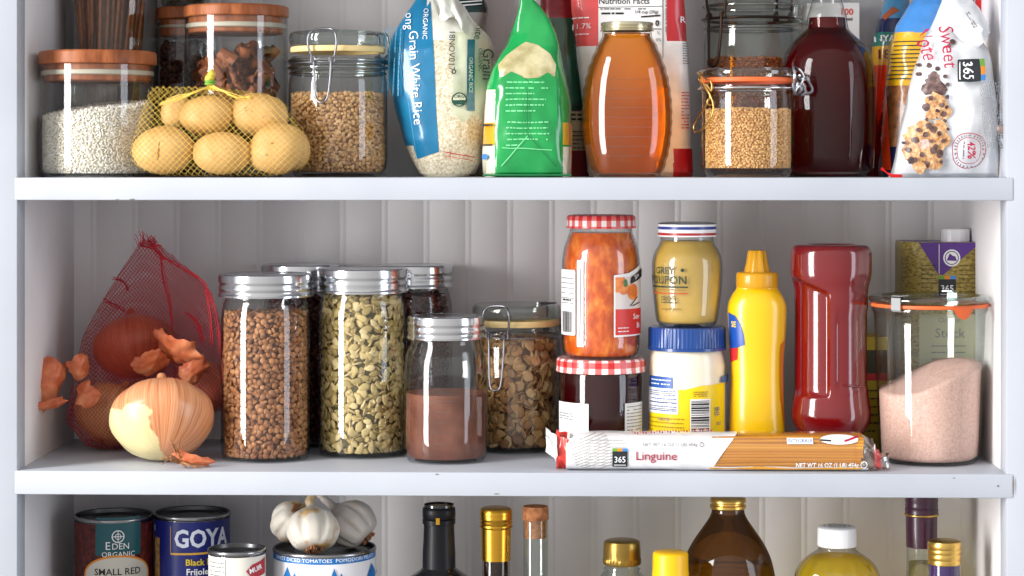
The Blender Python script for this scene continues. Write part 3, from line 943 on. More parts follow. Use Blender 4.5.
def draped_net(mb, pts, inner, pitch, r, slopes=(0.95, -0.95), give=.4, most=.012, clear=.0036, seg=4, zmin=.0006):
    """diamond net stretched over the convex outline of pts, sagging part of the way in to what it holds"""
    hb = hull_bvh(pts); A = np.array([tuple(p) for p in pts]); lo, hi = A.min(0), A.max(0)
    for side in (1, -1):
        for sl in slopes:
            dx, dz = math.cos(math.atan(sl)), math.sin(math.atan(sl))
            c0 = [lo[2] * dx - xx * dz for xx in (lo[0], hi[0])] + [hi[2] * dx - xx * dz for xx in (lo[0], hi[0])]
            k = min(c0)
            while k < max(c0):
                path = []
                L = hi[0] - lo[0]; n = int(L / dx / .0015) + 1
                for i in range(n + 1):
                    x = lo[0] + L * i / n; z = (k + x * dz) / dx
                    w = .0007 * noise.noise(Vector((x * 55, z * 55, sl))); p = None
                    h = hb.ray_cast(Vector((x + w, -.3 * side, z + w)), Vector((0, side, 0)), 1.0)
                    if h[0] is not None:
                        g = pbv_in = inner.ray_cast(h[0], Vector((0, side, 0)), .2); g = g[3] if g[0] is not None else .010
                        p = h[0] + Vector((0, side * max(0, min(g - clear, g * give, most)), 0))
                        if p.z < zmin: p.z = zmin
                    if p is None or (path and (p - path[-1]).length > .012):
                        if len(path) > 2: tube(mb, path, r, seg)
                        path = []
                    if p is not None: path.append(p)
                if len(path) > 2: tube(mb, path, r, seg)
                k += pitch
mb = MB(); draped_net(mb, net_pts, pbv, .0042, .00019, give=.0)
mb.build('netting', m_net, t, smooth=180)
mb = MB()
tz = tie
tube(mb, curve_pts([tz + Vector((0, 0, -0.004)), tz + Vector((0.0005, 0, 0.001)), tz + Vector((-0.001, 0, 0.006)), tz + Vector((0.0015, 0, 0.011)), tz + Vector((-0.0005, -0.001, 0.014))], 6), [0.0055, 0.005, 0.0042, 0.0034, 0.003, 0.0028, 0.003, 0.0034, 0.0036, 0.0036, 0.0038, 0.004, 0.0042, 0.0042, 0.0042, 0.0042, 0.004, 0.004, 0.004, 0.0038, 0.0036, 0.0036, 0.0034, 0.003, 0.002], 10)
mb.build('gathered_top', mat('yellow_green_gather', (216, 190, 70), 0.4, mottle=0.15, mscale=300), t, smooth=180)
mb = MB(); tube(mb, [tz + Vector((0.0042 * math.cos(q), 0.0042 * math.sin(q), 0.002)) for q in np.arange(16) * PI / 8], 0.0013, 6, True)
tube(mb, [tz + Vector((0.0042 * math.cos(q), 0.0042 * math.sin(q), 0.0045)) for q in np.arange(16) * PI / 8], 0.0012, 6, True)
mb.build('green_tie', mat('green_band', (120, 170, 60), 0.4), t, smooth=180)
mb = MB()   # two gathered pleats of net running down from the tie
for pts in ([(210, 86, .044), (196, 92, .036), (178, 98, .036), (160, 103, .042)], [(211, 86, .044), (224, 91, .036), (236, 97, .034), (250, 97, .034)]):
    for k in range(7):
        tube(mb, curve_pts([L_(a + RNG.normal() * .7, b + RNG.normal() * 1.2, y) for a, b, y in pts], 5), 0.00045, 4)
mb.build('pleats', m_net, t, smooth=180)

# ------------------------------------------------------------------ soft bags
def xf(shape, rot, x, z, s=1.0):
    if isinstance(shape, list): return [xf(q, rot, x, z, s) for q in shape]
    v, f = shape; c, s_ = math.cos(rot), math.sin(rot); v = v * s
    return np.stack([v[:, 0] * c - v[:, 1] * s_ + x, v[:, 0] * s_ + v[:, 1] * c + z], -1), f

def bag(pl, rows, zone=None, N=190, seg=240, wr=0.0008, wf=45, ex=0.75, ey=0.75, seed=0, stretch=(1, 1, 0.6), yoff=None, sharp=1.0, top_cap=True):
    """rows: (py, xleft, xright, half thickness in m, y offset m) from the bottom (standing on the shelf) to the top"""
    rows = sorted(rows, key=lambda r: -r[0])
    pys = np.array([r[0] for r in rows], float)
    t_ = np.linspace(0, 1, N); s_ = np.linspace(0, 1, len(rows))
    pyv = np.interp(t_, s_, pys)
    cols = []
    for k in range(1, 5):
        a = np.array([(r[k] if len(r) > k else 0.0) for r in rows], float)
        q = np.interp(-pyv, -pys, a)
        ker = np.array([1, 2, 3, 2, 1.]) / 9
        qq = np.convolve(np.pad(q, 2, mode='edge'), ker, 'valid'); qq[0], qq[-1] = q[0], q[-1]
        cols.append(qq)
    xl, xr, th, yo = cols
    ang = np.arange(seg) * 2 * PI / seg
    sx = np.sign(np.sin(ang)) * np.abs(np.sin(ang)) ** ex; cy = -np.sign(np.cos(ang)) * np.abs(np.cos(ang)) ** ey
    z0 = pl.h(pys[0])
    V = []
    for i in range(N):
        xa, xb = pl.x(xl[i]), pl.x(xr[i]); xc, hw = (xa + xb) / 2, (xb - xa) / 2
        z = max(pl.h(pyv[i]) - z0 * (1 - t_[i]), 0.0)
        for a, b in zip(sx, cy):
            x = xc + hw * a; y = yo[i] + th[i] * b
            p = Vector((x * wf * stretch[0], y * wf * stretch[1], z * wf * stretch[2])) + Vector((seed * 7.3, seed, 0))
            w = (1 - abs(noise.noise(p)) * 2.2) * 0.6 + noise.noise(p * 2.3) * 0.6
            if i == 0: w *= 0.2
            V.append((x + wr * w * a * 0.8, y + wr * w * b * sharp, z))
    V = np.array(V)
    Fc = grid_faces(N, seg)
    cen = V[Fc].mean(1)
    mi = np.zeros(len(Fc), int)
    if zone:
        for i, c in enumerate(cen):
            mi[i] = zone(pl.cx + c[0] / pl.k, HZ - (pl.z + c[2]) / pl.k * 1.0, c[1] < 0, c)
    mb = MB(); mb.add(V, Fc, mi)
    # ends
    for row, flip in ((0, True), (N - 1, False)):
        ring = V[row * seg:(row + 1) * seg]; cc = ring.mean(0)
        W = np.concatenate([ring, ring * .5 + cc * .5, np.tile(cc, (seg, 1)) + (ring - cc) * 1e-3])
        f = grid_faces(3, seg); f = f[:, ::-1] if flip else f
        mb.add(W, f, mi[0] if row == 0 else mi[-1])
    return mb

def logo365(x, z, s, rot=0.0, band='right'):
    """dark square with three coloured bands; returns [(shape, key)]"""
    h = s / 2
    out = [(rect2(-h, -h, h, h, 8, 8), 'logo_dark'), (text2('365', 0, -s * .05, s * .52, bold=0.01), 'inkw'), (rect2(-h * .8, -h * .80, h * .8, -h * .70, 6, 1), 'inkw')]
    b = s * .2
    for i, kx in enumerate(('logo_green', 'logo_orange', 'logo_blue')):
        out.append((rect2(-h + s / 3 * i, h, -h + s / 3 * (i + 1), h + b, 3, 2), kx))
    return [(xf(sh, rot, x, z), k) for sh, k in out]

def put(mb, items, mapper, mats, off=0.0005, step=0.00012):
    """items: [(shape, material)]; adds them to mb, extends mats"""
    for i, (sh, m) in enumerate(items):
        m = M[m] if isinstance(m, str) else m
        if m not in mats: mats.append(m)
        lay(mb, sh, mapper, mats.index(m), off + step * i)

def film(name, col, rough=0.22, **k):
    t = NT(name)
    nz = t.noise(40, 4); nrm = t.bump(t.noise(34, 5), 0.25, 0.004)
    a = tuple(max(0, v * .93) for v in col); b = tuple(min(255, v * 1.05) for v in col)
    return t.fin(t.bsdf(t.ramp(nz, [(.3, a), (.7, b)]), rough, coat=0.6, normal=nrm, coat_rough=0.1))
F_blue = film('blue_film', (22, 116, 160), .3); F_pale = film('pale_sage_film', (204, 208, 182)); F_clear = film('cloudy_clear_film', (222, 222, 212), 0.15)
F_teal = film('teal_film', (20, 92, 104)); F_white = film('white_film', (236, 236, 236), 0.3)
def rice_seen():
    t = NT('rice_seen_through_film')
    c = t.ramp(t.noise(420, 2, rough=0.6), [(.35, (184, 170, 138)), (.5, (216, 206, 180)), (.65, (234, 228, 210))])
    nrm = t.bump(t.noise(30, 5), 0.3, 0.004)
    return t.fin(t.bsdf(c, 0.3, coat=0.7, normal=nrm, coat_rough=0.08))
F_rice = rice_seen()

# ---- white rice bag
pl = Pl(442, 0.135, ZT)
def z_rice(px, py, front, c):
    if not front: return 1
    edge = 427.5 + min(max((py - 5) / 60, 0), 1) * 6 + max(0, (py - 60)) * .045
    if px < edge and py < 146: return 0 if py > -2 else 2
    if py < 34 and px < 474: return 2
    if py > 120 - (px - 440) * .02 + 4 * math.sin(px * .3): return 3
    if px > 455: return 1
    return 3 if py > 42 else 2
mb = bag(pl, [(174.5, 424, 468, .030), (171, 419, 475, .034), (160, 413, 481, .040), (140, 405, 484, .045), (115, 398, 488, .047), (88, 391, 493, .046), (66, 388.5, 494.5, .043), (50, 388.5, 494, .038), (36, 393, 489, .031), (20, 402, 474, .022), (8, 411, 465, .012), (0, 416, 458, .006), (-14, 420, 452, .002)], z_rice, wr=0.0016, wf=38, seed=1, ex=.8, ey=.8)
mats = [F_blue, F_pale, F_clear, F_rice]
mp = proj_map(mb.bvh())
q = pl.q; kk = pl.k
it = [(poly2([q(424, 14), q(431, 2), q(434, 30), q(437, 65), q(439, 110), q(441.5, 152), q(432, 155), q(420, 159), q(417, 150), q(410, 110), q(406, 70), q(410, 36)], 16), F_blue)]
put(mb, it, mp, mats, off=.0005); it = []
it.append((text2('Grain White Rice', *q(418.5, 79), 13.0 * kk, rot=-PI / 2 + 0.07), 'inkw'))
it.append((text2('ORGANIC', *q(427, 26), 7 * kk, rot=-PI / 2), 'inkw'))
it.append((text2('Long', *q(411, 20), 12 * kk, rot=-PI / 2 + .05), 'inkw'))
it.append((rect2(*q(468.5, 112), *q(475.5, 42), 3, 14), F_teal))
it.append((text2('ORGANIC RICE', *q(472, 77), 5 * kk, rot=-PI / 2), F_pale))
it.append((text2('18NOV017', *q(453.5, 53), 8.5 * kk, rot=-PI / 2), M['ink']))
it.append((ring2(*q(456, 74), 1.3 * kk, 2.3 * kk), M['ink']))
m_dkg = mat('dark_green_ink', (30, 74, 62), 0.5)
it += [(disc2(*q(461, 101), 7 * kk), m_dkg), (disc2(*q(461, 101), 5.8 * kk), F_pale), (rect2(*q(455.4, 106), *q(466.6, 101.5), 4, 3), m_dkg), (text2('ORG', *q(461, 98), 4.4 * kk), m_dkg)]
it.append((text2('Grain', *q(486.5, 66), 14 * kk, rot=-PI / 2, sx=1.0), m_dkg)); it.append((text2('White', *q(478.5, 30), 10 * kk, rot=-PI / 2 - .1), m_dkg))
it.append((text2('ORGANIC', *q(480, 62), 5 * kk, rot=-PI / 2), m_dkg))
it += [(line2(*q(446, 151), *q(474, 157), 0.9 * kk), 'red'), (line2(*q(447, 155), *q(472, 160), .5 * kk), 'red'), (line2(*q(452, 150), *q(452, 160), .5 * kk), 'red')]
pbi = mat('pale_blue_ink_and_creases', (90, 156, 188), .4)
it += [(s_, pbi) for s_ in [xf(z, -PI / 2, *q(400, 66)) for z in scribble(4, -.034, .03, -.006, .006, .0010, 4)]]
put(mb, it, mp, mats, off=.0014); it = []
it += [(line2(*q(402, 44), *q(410, 92), 0.6 * kk, 20), pbi), (line2(*q(410, 92), *q(419, 154), 0.6 * kk, 20), pbi), (line2(*q(400, 48), *q(408, 92), 0.4 * kk, 20), pbi)]  # light on the creases of the film, drawn as pale colour lines
put(mb, it, mp, mats)
t = thing('rice_bag', 'blue and clear plastic bag of long grain white rice standing by the wheat berries', 'bag', pl.loc)
mb.build('pouch', mats, t, smooth=70)
mb = MB()   # the crumpled seal folded over the top
pts = [(-0.03, .012, 0), (0.0, .016, .004), (0.03, .004, -.006)]
V = []
for i in range(14):
    u = i / 13
    a = Vector((pl.x(432 + 34 * u), -0.004 - .016 * math.sin(u * 2.4) + .002 * math.sin(u * 17), pl.h(-6 + 14 * u * u)))
    b = Vector((pl.x(438 + 34 * u), -0.030 + .004 * math.sin(u * 14) - .004 * u, pl.h(14 + 20 * u + 5 * math.sin(u * 9))))
    for j in range(8):
        w_ = j / 7; p = a.lerp(b, w_); V.append((p.x, p.y - .006 * math.sin(w_ * PI) + .0012 * math.sin(i * 1.7 + j), p.z))
V = np.array(V); mb.add(V, grid_faces(14, 8, False)); mb.add(V + np.array([0, .0008, 0]), grid_faces(14, 8, False)[:, ::-1])
mb.build('crumpled_seal', F_clear, t, smooth=60)

# ---- dark printed bag hanging over behind the rice bag (only its lower edge shows at the top)
pl = Pl(464, 0.211, ZT)
F_dark = film('dark_teal_film', (24, 52, 52))
mb = bag(pl, [(174, 446, 484, .024), (140, 441, 489, .028), (80, 442, 488, .023), (40, 446, 484, .02), (8, 450, 488, .012), (0, 450, 485, .01), (-16, 452, 484, .003)], lambda px, py, f, c: 0 if py < 14 else 1, N=60, seg=80, seed=5)
mats = [F_dark, film('grey_film', (150, 150, 146))]
mp = proj_map(mb.bvh())
put(mb, [(line2(*pl.q(456, -10 + 3.4 * i), *pl.q(482, -12 + 3.4 * i), 1.1 * pl.k), 'inkw') for i in range(6)], mp, mats)
tag(mb.build('dark_teal_bag', mats, smooth=70, loc=pl.loc), 'dark teal striped bag standing behind the rice bag, top edge showing', 'bag')

# ---- green bag
pl = Pl(528, 0.076, ZT)
F_green = film('green_film', (12, 146, 70), 0.2); F_dgreen = film('deep_green_film', (10, 112, 58), 0.2); F_gold = film('mustard_band_film', (212, 160, 44)); F_cream = film('cream_film', (226, 224, 204))
def z_green(px, py, front, c):
    if py < 44: return 0
    heart = 73 - 4 * math.sin((px - 496) / 64 * 2 * PI * 1.0 - .6) + (abs(px - 531) < 7) * 6
    if False: return 4
    side = px < 496 + (0 if py > 120 else (120 - py) * .02) or px > 563
    if side:
        if 124 < py < 145: return 2
        if py > 90 and px < 500: return 3
        if py > 147: return 3
    return 0
mb = bag(pl, [(174.5, 486, 570, .036), (170, 484, 570.5, .040), (140, 484, 571, .041), (105, 485.5, 570, .040), (85, 488, 567, .036), (68, 493, 563, .030), (55, 500, 560, .024), (45, 507, 559, .018), (32, 513, 556, .012), (18, 517, 549, .008), (6, 519, 540, .006), (-2, 520, 533, .004), (-22, 519, 534, .003)], z_green, wr=0.0024, wf=34, seed=2, ex=.62, ey=.62)
F_lentilclear = ramp_mat('grain_seen_through_film', [(.35, (150, 140, 92)), (.5, (178, 168, 122)), (.65, (198, 190, 150))], 60, 5, .25, coat=.6, bump=.3)
mats = [F_green, F_dgreen, F_gold, F_cream, F_lentilclear]
bv = mb.bvh(); mp = proj_map(bv); q = pl.q; kk = pl.k
lt = mat('mint_ink_and_creases', (120, 214, 150), 0.4)
it = [(poly2([q(499, 66), q(507, 57), q(517, 49), q(526, 43), q(538, 46), q(550, 55), q(556, 66), q(555, 78), q(530, 80), q(501, 78)], 14), F_lentilclear)]
put(mb, it, mp, mats)
it = [(poly2([q(502, 80), q(498, 172), q(560, 172), q(556, 80), q(548, 74), q(538, 80), q(531, 86), q(523, 78), q(512, 73)], 14), F_green)]
for i, (w0, w1) in enumerate([(508, 545), (507, 548), (507, 535), (507, 546), (507, 544), (507, 536), None or (0, 0), (509, 549), (508, 548), (508, 549), (509, 548), (508, 520)]):
    if w1: it.append((scribble(1, *[q(w0, 0)[0], q(w1, 0)[0]], q(0, 84 + i * 5.6 + 2)[1], q(0, 84 + i * 5.6 - 2)[1], 1.3 * kk, i), lt))
it += [(line2(*q(529, 136), *q(503, 166), .9 * kk, 14), lt), (line2(*q(529, 136), *q(556, 166), .9 * kk, 14), F_dgreen), (line2(*q(528, 90), *q(528, 137), .7 * kk, 20), F_dgreen), (line2(*q(504, 148), *q(552, 150), .8 * kk, 20), lt)]  # gusset creases: light and dark edges put into the colour, not folded
it += [(disc2(*q(488.5, 157), 3 * kk), 'logo_blue'), (rect2(*q(484.5, 126.5), *q(496, 125), 4, 1), 'ink'), (rect2(*q(484.5, 146), *q(496, 144.5), 4, 1), 'ink')]
put(mb, it, mp, mats, off=.0011)
t = thing('green_bag', 'bright green plastic bag of grain with a pinched pointed top', 'bag', pl.loc)
mb.build('pouch', mats, t, smooth=70)
mb = MB()   # bottom seal flange
rbox(mb, (0, -0.0385, 0.0022), (0.084, 0.007, 0.002), 0.0006); mb.build('bottom_seal', F_dgreen, t)
mb = MB(); V = []   # loose wing of the pinched top
for i in range(16):
    u = i / 15
    a = q(522, -16 + 74 * u); b = q(503 + 14 * (1 - u) ** 2, 4 + 50 * u)
    for j in range(6):
        w_ = j / 5; V.append((a[0] + (b[0] - a[0]) * w_ * (0.35 + .65 * u), .004 + .010 * w_ + .002 * math.sin(u * 12), a[1] + (b[1] - a[1]) * w_))
V = np.array(V); mb.add(V, grid_faces(16, 6, False)); mb.add(V + np.array([0, .0007, 0]), grid_faces(16, 6, False)[:, ::-1]); mb.build('folded_wing', F_dgreen, t, smooth=60)

# ---- dark bag between the green bag and the flour bag
pl = Pl(564, 0.206, ZT)
F_dk2 = film('dark_green_brown_film', (24, 66, 46)); F_red2 = film('dark_red_film', (110, 22, 26)); F_beige = film('beige_film', (176, 150, 116))
def z_dk(px, py, f, c):
    return 1 if py > 150 or py < 20 else (2 if 112 < py < 150 else 0)
mb = bag(pl, [(174, 540, 592, .022), (130, 540, 588, .026), (60, 540, 582, .026), (20, 540, 578, .022), (-20, 540, 576, .012), (-40, 540, 574, .004)], z_dk, N=70, seg=90, seed=9)
mats = [F_dk2, F_red2, F_beige]; mp = proj_map(mb.bvh())
put(mb, [(scribble(4, *[pl.x(560), pl.x(590)], pl.h(122), pl.h(104), .0022, 3), 'ink'), (scribble(5, *[pl.x(562), pl.x(590)], pl.h(150), pl.h(130), .0012, 4), 'ink')], mp, mats)
tag(mb.build('dark_green_bag', mats, smooth=70, loc=pl.loc), 'dark green and red bag squeezed behind the green bag and flour bag', 'bag')

# ---- red and white flour bag
pl = Pl(630, 0.142, ZT)
F_pink = film('coral_paper', (222, 74, 74), 0.45); F_pw = film('white_flour_paper', (232, 230, 228), 0.45); F_crim = film('crimson_paper', (186, 20, 34), 0.4)
def z_flour(px, py, f, c):
    if px < 599 and py < 48: return 1
    if px > 665 and py < 42: return 2
    if px > 672 and 148 < py: return 2
    return 0
mb = bag(pl, [(174.5, 590, 691, .026), (170, 588, 692, .030), (120, 584, 690.5, .031), (60, 578, 687, .031), (10, 572, 684, .028), (-30, 570, 682, .022), (-62, 572, 680, .006)], z_flour, wr=0.0009, wf=30, seed=3, ex=.42, ey=.42)
mats = [F_pw, F_pink, F_crim]; mp = proj_map(mb.bvh()); q = pl.q; kk = pl.k
it = [(rect2(*q(598, 46), *q(662, -30), 10, 10), M['paper']), (text2('Nutrition Facts', *q(623.5, 3.5), 8.2 * kk, bold=0.015), 'ink'), (line2(*q(598, 9.5), *q(661, 8.5), .6 * kk), 'ink'),
      (scribble(1, q(600, 0)[0], q(652, 0)[0], q(0, 12.5)[1], q(0, 9.5)[1], 1.4 * kk, 1), 'grayink'), (scribble(1, q(601, 0)[0], q(623, 0)[0], q(0, 17)[1], q(0, 14)[1], 1.9 * kk, 2), 'ink'), (text2('1/4 cup (30g)', *q(645.5, 14.2), 4.4 * kk, bold=.01), 'ink'),
      (line2(*q(640, 19), *q(659, 17.6), 1.6 * kk), 'ink'), (text2('0', *q(656, 25.5), 8 * kk, bold=0.03), 'ink'), (line2(*q(650, 31), *q(660, 31), .8 * kk), 'ink'), (line2(*q(661.5, -20), *q(661.5, 60), .7 * kk), 'ink'),
      (text2('%', *q(657, 35), 4.5 * kk), 'ink'), (text2('0%', *q(657, 42), 4.5 * kk), 'ink'),
      (text2('11.7%', *q(582, 28), 7.5 * kk), 'inkw'), (scribble(1, q(574, 0)[0], q(590, 0)[0], q(0, 21)[1], q(0, 18)[1], 1.2 * kk, 5), 'inkw'), (scribble(1, q(575, 0)[0], q(589, 0)[0], q(0, 37)[1], q(0, 34.5)[1], 1.1 * kk, 6), 'inkw'),
      (text2('R', *q(680, 22), 9 * kk), 'inkw'), (scribble(9, q(680, 0)[0], q(686, 0)[0], q(0, 66)[1], q(0, 44)[1], 1.0 * kk, 8), 'grayink'), (scribble(12, q(679, 0)[0], q(686, 0)[0], q(0, 130)[1], q(0, 92)[1], 1.0 * kk, 9), 'red'),
      (xf(scribble(1, -.03, .03, -.001, .001, .0012, 8), -PI / 2, *q(664.5, 4)), 'grayink')]
put(mb, it, mp, mats)
tag(mb.build('flour_bag', mats, smooth=60, loc=pl.loc), 'red and white paper flour bag with a nutrition panel behind the honey jar', 'bag')
# ------------------------------------------------------------------ honey
pl = Pl(627, 0.060, ZT)
t = thing('honey_jar', 'glass jar of amber honey with pale metal lid and bulging ribbed sides', 'jar', pl.loc)
hp = pl.prof([(31, 24.2), (33, 24.6), (36, 24.6), (38.5, 26), (45, 29.5), (53, 33), (63, 37), (75, 40.5), (88, 43), (102, 44.6), (118, 45), (134, 44.3), (150, 42), (162, 39), (170, 36.5), (174, 34)])
hp = smooth_prof(hp, 5)
hm = liquid_mat('honey', (255, 236, 130), (252, 198, 84), scatter=(246, 150, 10), scat=0.16, refr=0.88, ior=1.42)
def hrib(R, th, z):
    side = np.abs(np.sin(th)) ** 4
    return R * (1 + side * 0.012 * np.cos(z * 2 * PI / 0.0105))
mb = MB(); lathe(mb, [(1e-5, 0.003), (hp[0][0] * .8, 0.003), (hp[0][0] * .95, 0)] + hp, 96, 0.74, rmod=hrib); mb.build('glass_body', M['glass'], t, smooth=180)
hi = [(r - 0.0018, max(z, 0.004)) for r, z in hp if z < pl.h(33)]
mb = MB(); lathe(mb, [(1e-5, 0.004)] + hi + [(1e-5, hi[-1][1])], 96, 0.74, rmod=hrib); mb.build('honey', hm, t, smooth=180)
mb = MB()   # faint embossed lines round the front
for k in range(9):
    z = pl.h(80 + k * 9.5); r = float(np.interp(z, [p[1] for p in hp], [p[0] for p in hp]))
    pth = [(r * math.sin(a), -r * math.cos(a) * .74 - .0002, z) for a in np.linspace(-.55, .62, 22)]
    tube(mb, pth, 0.0005, 5)
mb.build('embossed_lines', M['glass'], t, smooth=180)
M['palesteel'] = mat('pale_gold_tin', (206, 198, 170), 0.25, metal=0.9)
screw_lid(t, pl, 22.5, 31.5, 26.2, m='palesteel')

# ------------------------------------------------------------------ big clip jar (its upper half leaves the picture)
pl = Pl(752, 0.182, ZT)
t, pr = clip_jar('large clip-top jar with dark wire clasp behind the small grain jar', pl,
    [(-8, 46), (2, 46), (5, 48), (8, 48), (11, 46.5), (15, 46.5), (18, 48.5), (22, 48.5), (26, 46.5), (32, 46.5), (45, 48), (60, 48.3), (166, 48.3), (172, 45)],
    [(-16, 47), (-20, 48.5), (-26, 48.5), (-30, 46)], (-15, -9, 47.2), -0.85, 2.4, gm='gglass', wire='wire_dark', clip_h=(-29, 20, 68), wr=0.0015, rings=(7, 20, 29))
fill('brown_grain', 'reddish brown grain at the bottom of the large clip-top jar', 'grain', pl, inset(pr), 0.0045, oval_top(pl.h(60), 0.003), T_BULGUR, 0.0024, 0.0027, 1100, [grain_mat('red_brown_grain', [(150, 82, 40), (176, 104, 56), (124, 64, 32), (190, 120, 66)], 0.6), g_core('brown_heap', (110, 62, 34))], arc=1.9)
# ------------------------------------------------------------------ small grain jar with orange seal
pl = Pl(748, 0.052, ZT)
t, pr = clip_jar('small clip-top jar of golden grain with an orange seal', pl,
    [(83, 45.5), (85, 47.3), (88, 48.3), (91, 47), (94, 46), (98, 46), (110, 46.4), (160, 46.4), (167, 46), (171, 44.5), (174.3, 42)],
    [(78.5, 47.5), (76, 49), (73, 49.6), (71, 49), (69, 47)], (78.6, 83, 47.8), 1.18, None, rub='rubber_o', clip_h=(70, 89, 91), wire='steel', wr=0.0014)
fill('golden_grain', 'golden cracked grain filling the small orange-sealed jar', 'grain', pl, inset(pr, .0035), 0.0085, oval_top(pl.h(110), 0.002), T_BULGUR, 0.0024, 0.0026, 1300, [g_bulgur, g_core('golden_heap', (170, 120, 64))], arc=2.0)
mb = MB()   # brassy hanging bail on the other side
R = pl.r(47)
bp = lambda px, py, dy: (pl.x(px), -math.sqrt(max(.049 ** 2 - pl.x(px) ** 2, 0)) - .001, pl.h(py))
tube(mb, curve_pts([bp(701, 74, -.012), bp(698, 80, -.016), bp(704, 90, -.018), bp(708, 98, -.018), bp(703, 108, -.020), bp(695, 122, -.022), bp(694, 131, -.022), bp(699, 131, -.022), bp(708, 120, -.02), bp(711, 108, -.018), bp(708, 96, -.016), bp(703, 86, -.014), bp(700, 77, -.010)], 5), 0.0009, 7)
tube(mb, curve_pts([bp(697, 73, -.012), bp(704, 80, -.014), bp(709, 84, -.018), bp(709, 92, -.018), bp(705, 86, -.016)], 5), 0.0009, 7)
for k in range(3): tube(mb, [(pl.x(708) + .003 * math.cos(a), -.0335 + k * .0015, pl.h(103) + .003 * math.sin(a)) for a in np.arange(12) * PI / 6], 0.0007, 6, True)
mb.build('brass_bail', M['wire_gold'], t, smooth=180)
mb = MB()   # coiled clasp on the jug side
for i, (a, b) in enumerate(((796, 93), (803, 93), (810, 91))):
    tube(mb, curve_pts([bp(a - 12, 76, -.030), bp(a - 4, 79, -.032), bp(a + 1, 86, -.034), bp(a + 2, b, -.034), bp(a - 3, b + 2, -.034), bp(a - 6, b - 4, -.033), bp(a - 6, 84, -.032)], 5), 0.0012, 7)
mb.build('coil_clasp', M['wire'], t, smooth=180)

# ------------------------------------------------------------------ syrup jug
pl = Pl(827, 0.106, ZT)
t = thing('syrup_jug', 'round glass jug of dark red syrup with a small loop handle', 'jug', pl.loc)
jp = smooth_prof(pl.prof([(-24, 13.5), (-12, 13.8), (0, 15), (10, 17.5), (15, 19.2), (20, 20), (27, 21), (31, 23), (37, 29), (44, 36), (54, 42.5), (66, 46.3), (82, 48.2), (105, 48.6), (130, 48.4), (150, 47.6), (163, 46), (170, 43.5), (174, 39)]), 5)
mb = MB(); lathe(mb, [(1e-5, 0.003), (jp[0][0] * .85, 0.003), (jp[0][0] * .97, 0)] + jp, 96); mb.build('glass_body', M['jugglass'], t, smooth=180)
ji = [(r - 0.002, max(z, 0.005)) for r, z in jp if z < pl.h(17)]
m_syr = liquid_mat('dark_syrup', (220, 84, 70), (190, 46, 42), scatter=(110, 6, 10), scat=0.16, refr=0.85, ior=1.4)
mb = MB(); lathe(mb, [(1e-5, 0.005)] + ji + [(1e-5, ji[-1][1])], 96); mb.build('syrup', m_syr, t, smooth=180)
mb = MB(); lathe(mb, pl.prof([(-40, 14.5), (-24, 14.5), (-23, 13.8)])[::1] + [(1e-5, pl.h(-40))], 64); mb.build('cap', M['white'], t, smooth=40)
mb = MB(); tube(mb, curve_pts([(pl.x(812), -.006, pl.h(2)), (pl.x(803), -.006, pl.h(1)), (pl.x(796), -.006, pl.h(6)), (pl.x(794.5), -.006, pl.h(14)), (pl.x(799), -.006, pl.h(21)), (pl.x(808), -.004, pl.h(24))], 8), 0.0022, 10); mb.build('loop_handle', M['glass2'], t, smooth=180)
mb = MB()
for a0 in (0.62, 1.15):   # flat pressed panel near the base
    z0, z1 = pl.h(168), pl.h(150); r = pl.r(47)
    tube(mb, [((r + .0006) * math.sin(a0), -(r + .0006) * math.cos(a0), z0), ((r + .001) * math.sin(a0 + .05), -(r + .001) * math.cos(a0 + .05), z1)], 0.0008, 6)
mb.build('pressed_ridges', M['glass2'], t, smooth=180)

# ------------------------------------------------------------------ white carton behind the jug
pl = Pl(830, 0.206, ZT)
mb = MB(); x0, x1 = pl.x(805), pl.x(857); zt = pl.h(4)
rbox(mb, ((x0 + x1) / 2, 0, zt / 2), (x1 - x0, .04, zt), 0.0008)
mats = [M['paper']]
fm = lambda v, off: np.stack([v[:, 0], np.full(len(v), -.02 - off), v[:, 1]], -1)
put(mb, [(text2('100', *pl.q(844, 13.5), 9 * pl.k, bold=.02), mat('orange_red_ink', (212, 74, 34), .5)), (text2('mini', *pl.q(846, 20.5), 4.6 * pl.k, bold=.02), 'ink')], fm, mats)
tag(mb.build('white_carton', mats, smooth=30, loc=pl.loc), 'white carton with red numbers behind the syrup jug', 'carton')

# ------------------------------------------------------------------ snack bags
pl = Pl(886, 0.196, ZT)
F_nv = film('navy_film', (24, 34, 74)); F_or = film('orange_red_film', (214, 66, 24)); F_yl = film('yellow_film', (216, 168, 30)); F_tl2 = film('teal_band_film', (26, 112, 100)); F_ml = film('mottled_sky_film', (70, 130, 170)); F_dr = film('maroon_film', (110, 26, 22))
def z_a(px, py, f, c):
    if py < 20: return 4
    if py < 33: return 0
    if py < 46: return 3
    if py < 66: return 2
    if py < 118 + 6 * math.sin(px): return 1
    return 5
mb = bag(pl, [(174, 866, 908, .026), (150, 867, 908, .03), (90, 869, 906, .03), (40, 873, 906, .026), (10, 882, 908, .018), (-12, 888, 910, .008), (-24, 888, 910, .003)], z_a, N=80, seg=90, seed=4)
mats = [F_nv, F_or, F_yl, F_tl2, F_ml, F_dr]; mp = proj_map(mb.bvh()); q = pl.q; kk = pl.k
put(mb, [(text2('NYA', *q(882, 40), 9 * kk, bold=.02), 'inkw'), (text2('18', *q(880, 56), 13 * kk, bold=.02), F_dr), (poly2([q(878, 20), q(890, 8), q(897, 12), q(888, 17), q(882, 23)], 4), film('brown_drawing', (150, 80, 50)))], mp, mats)
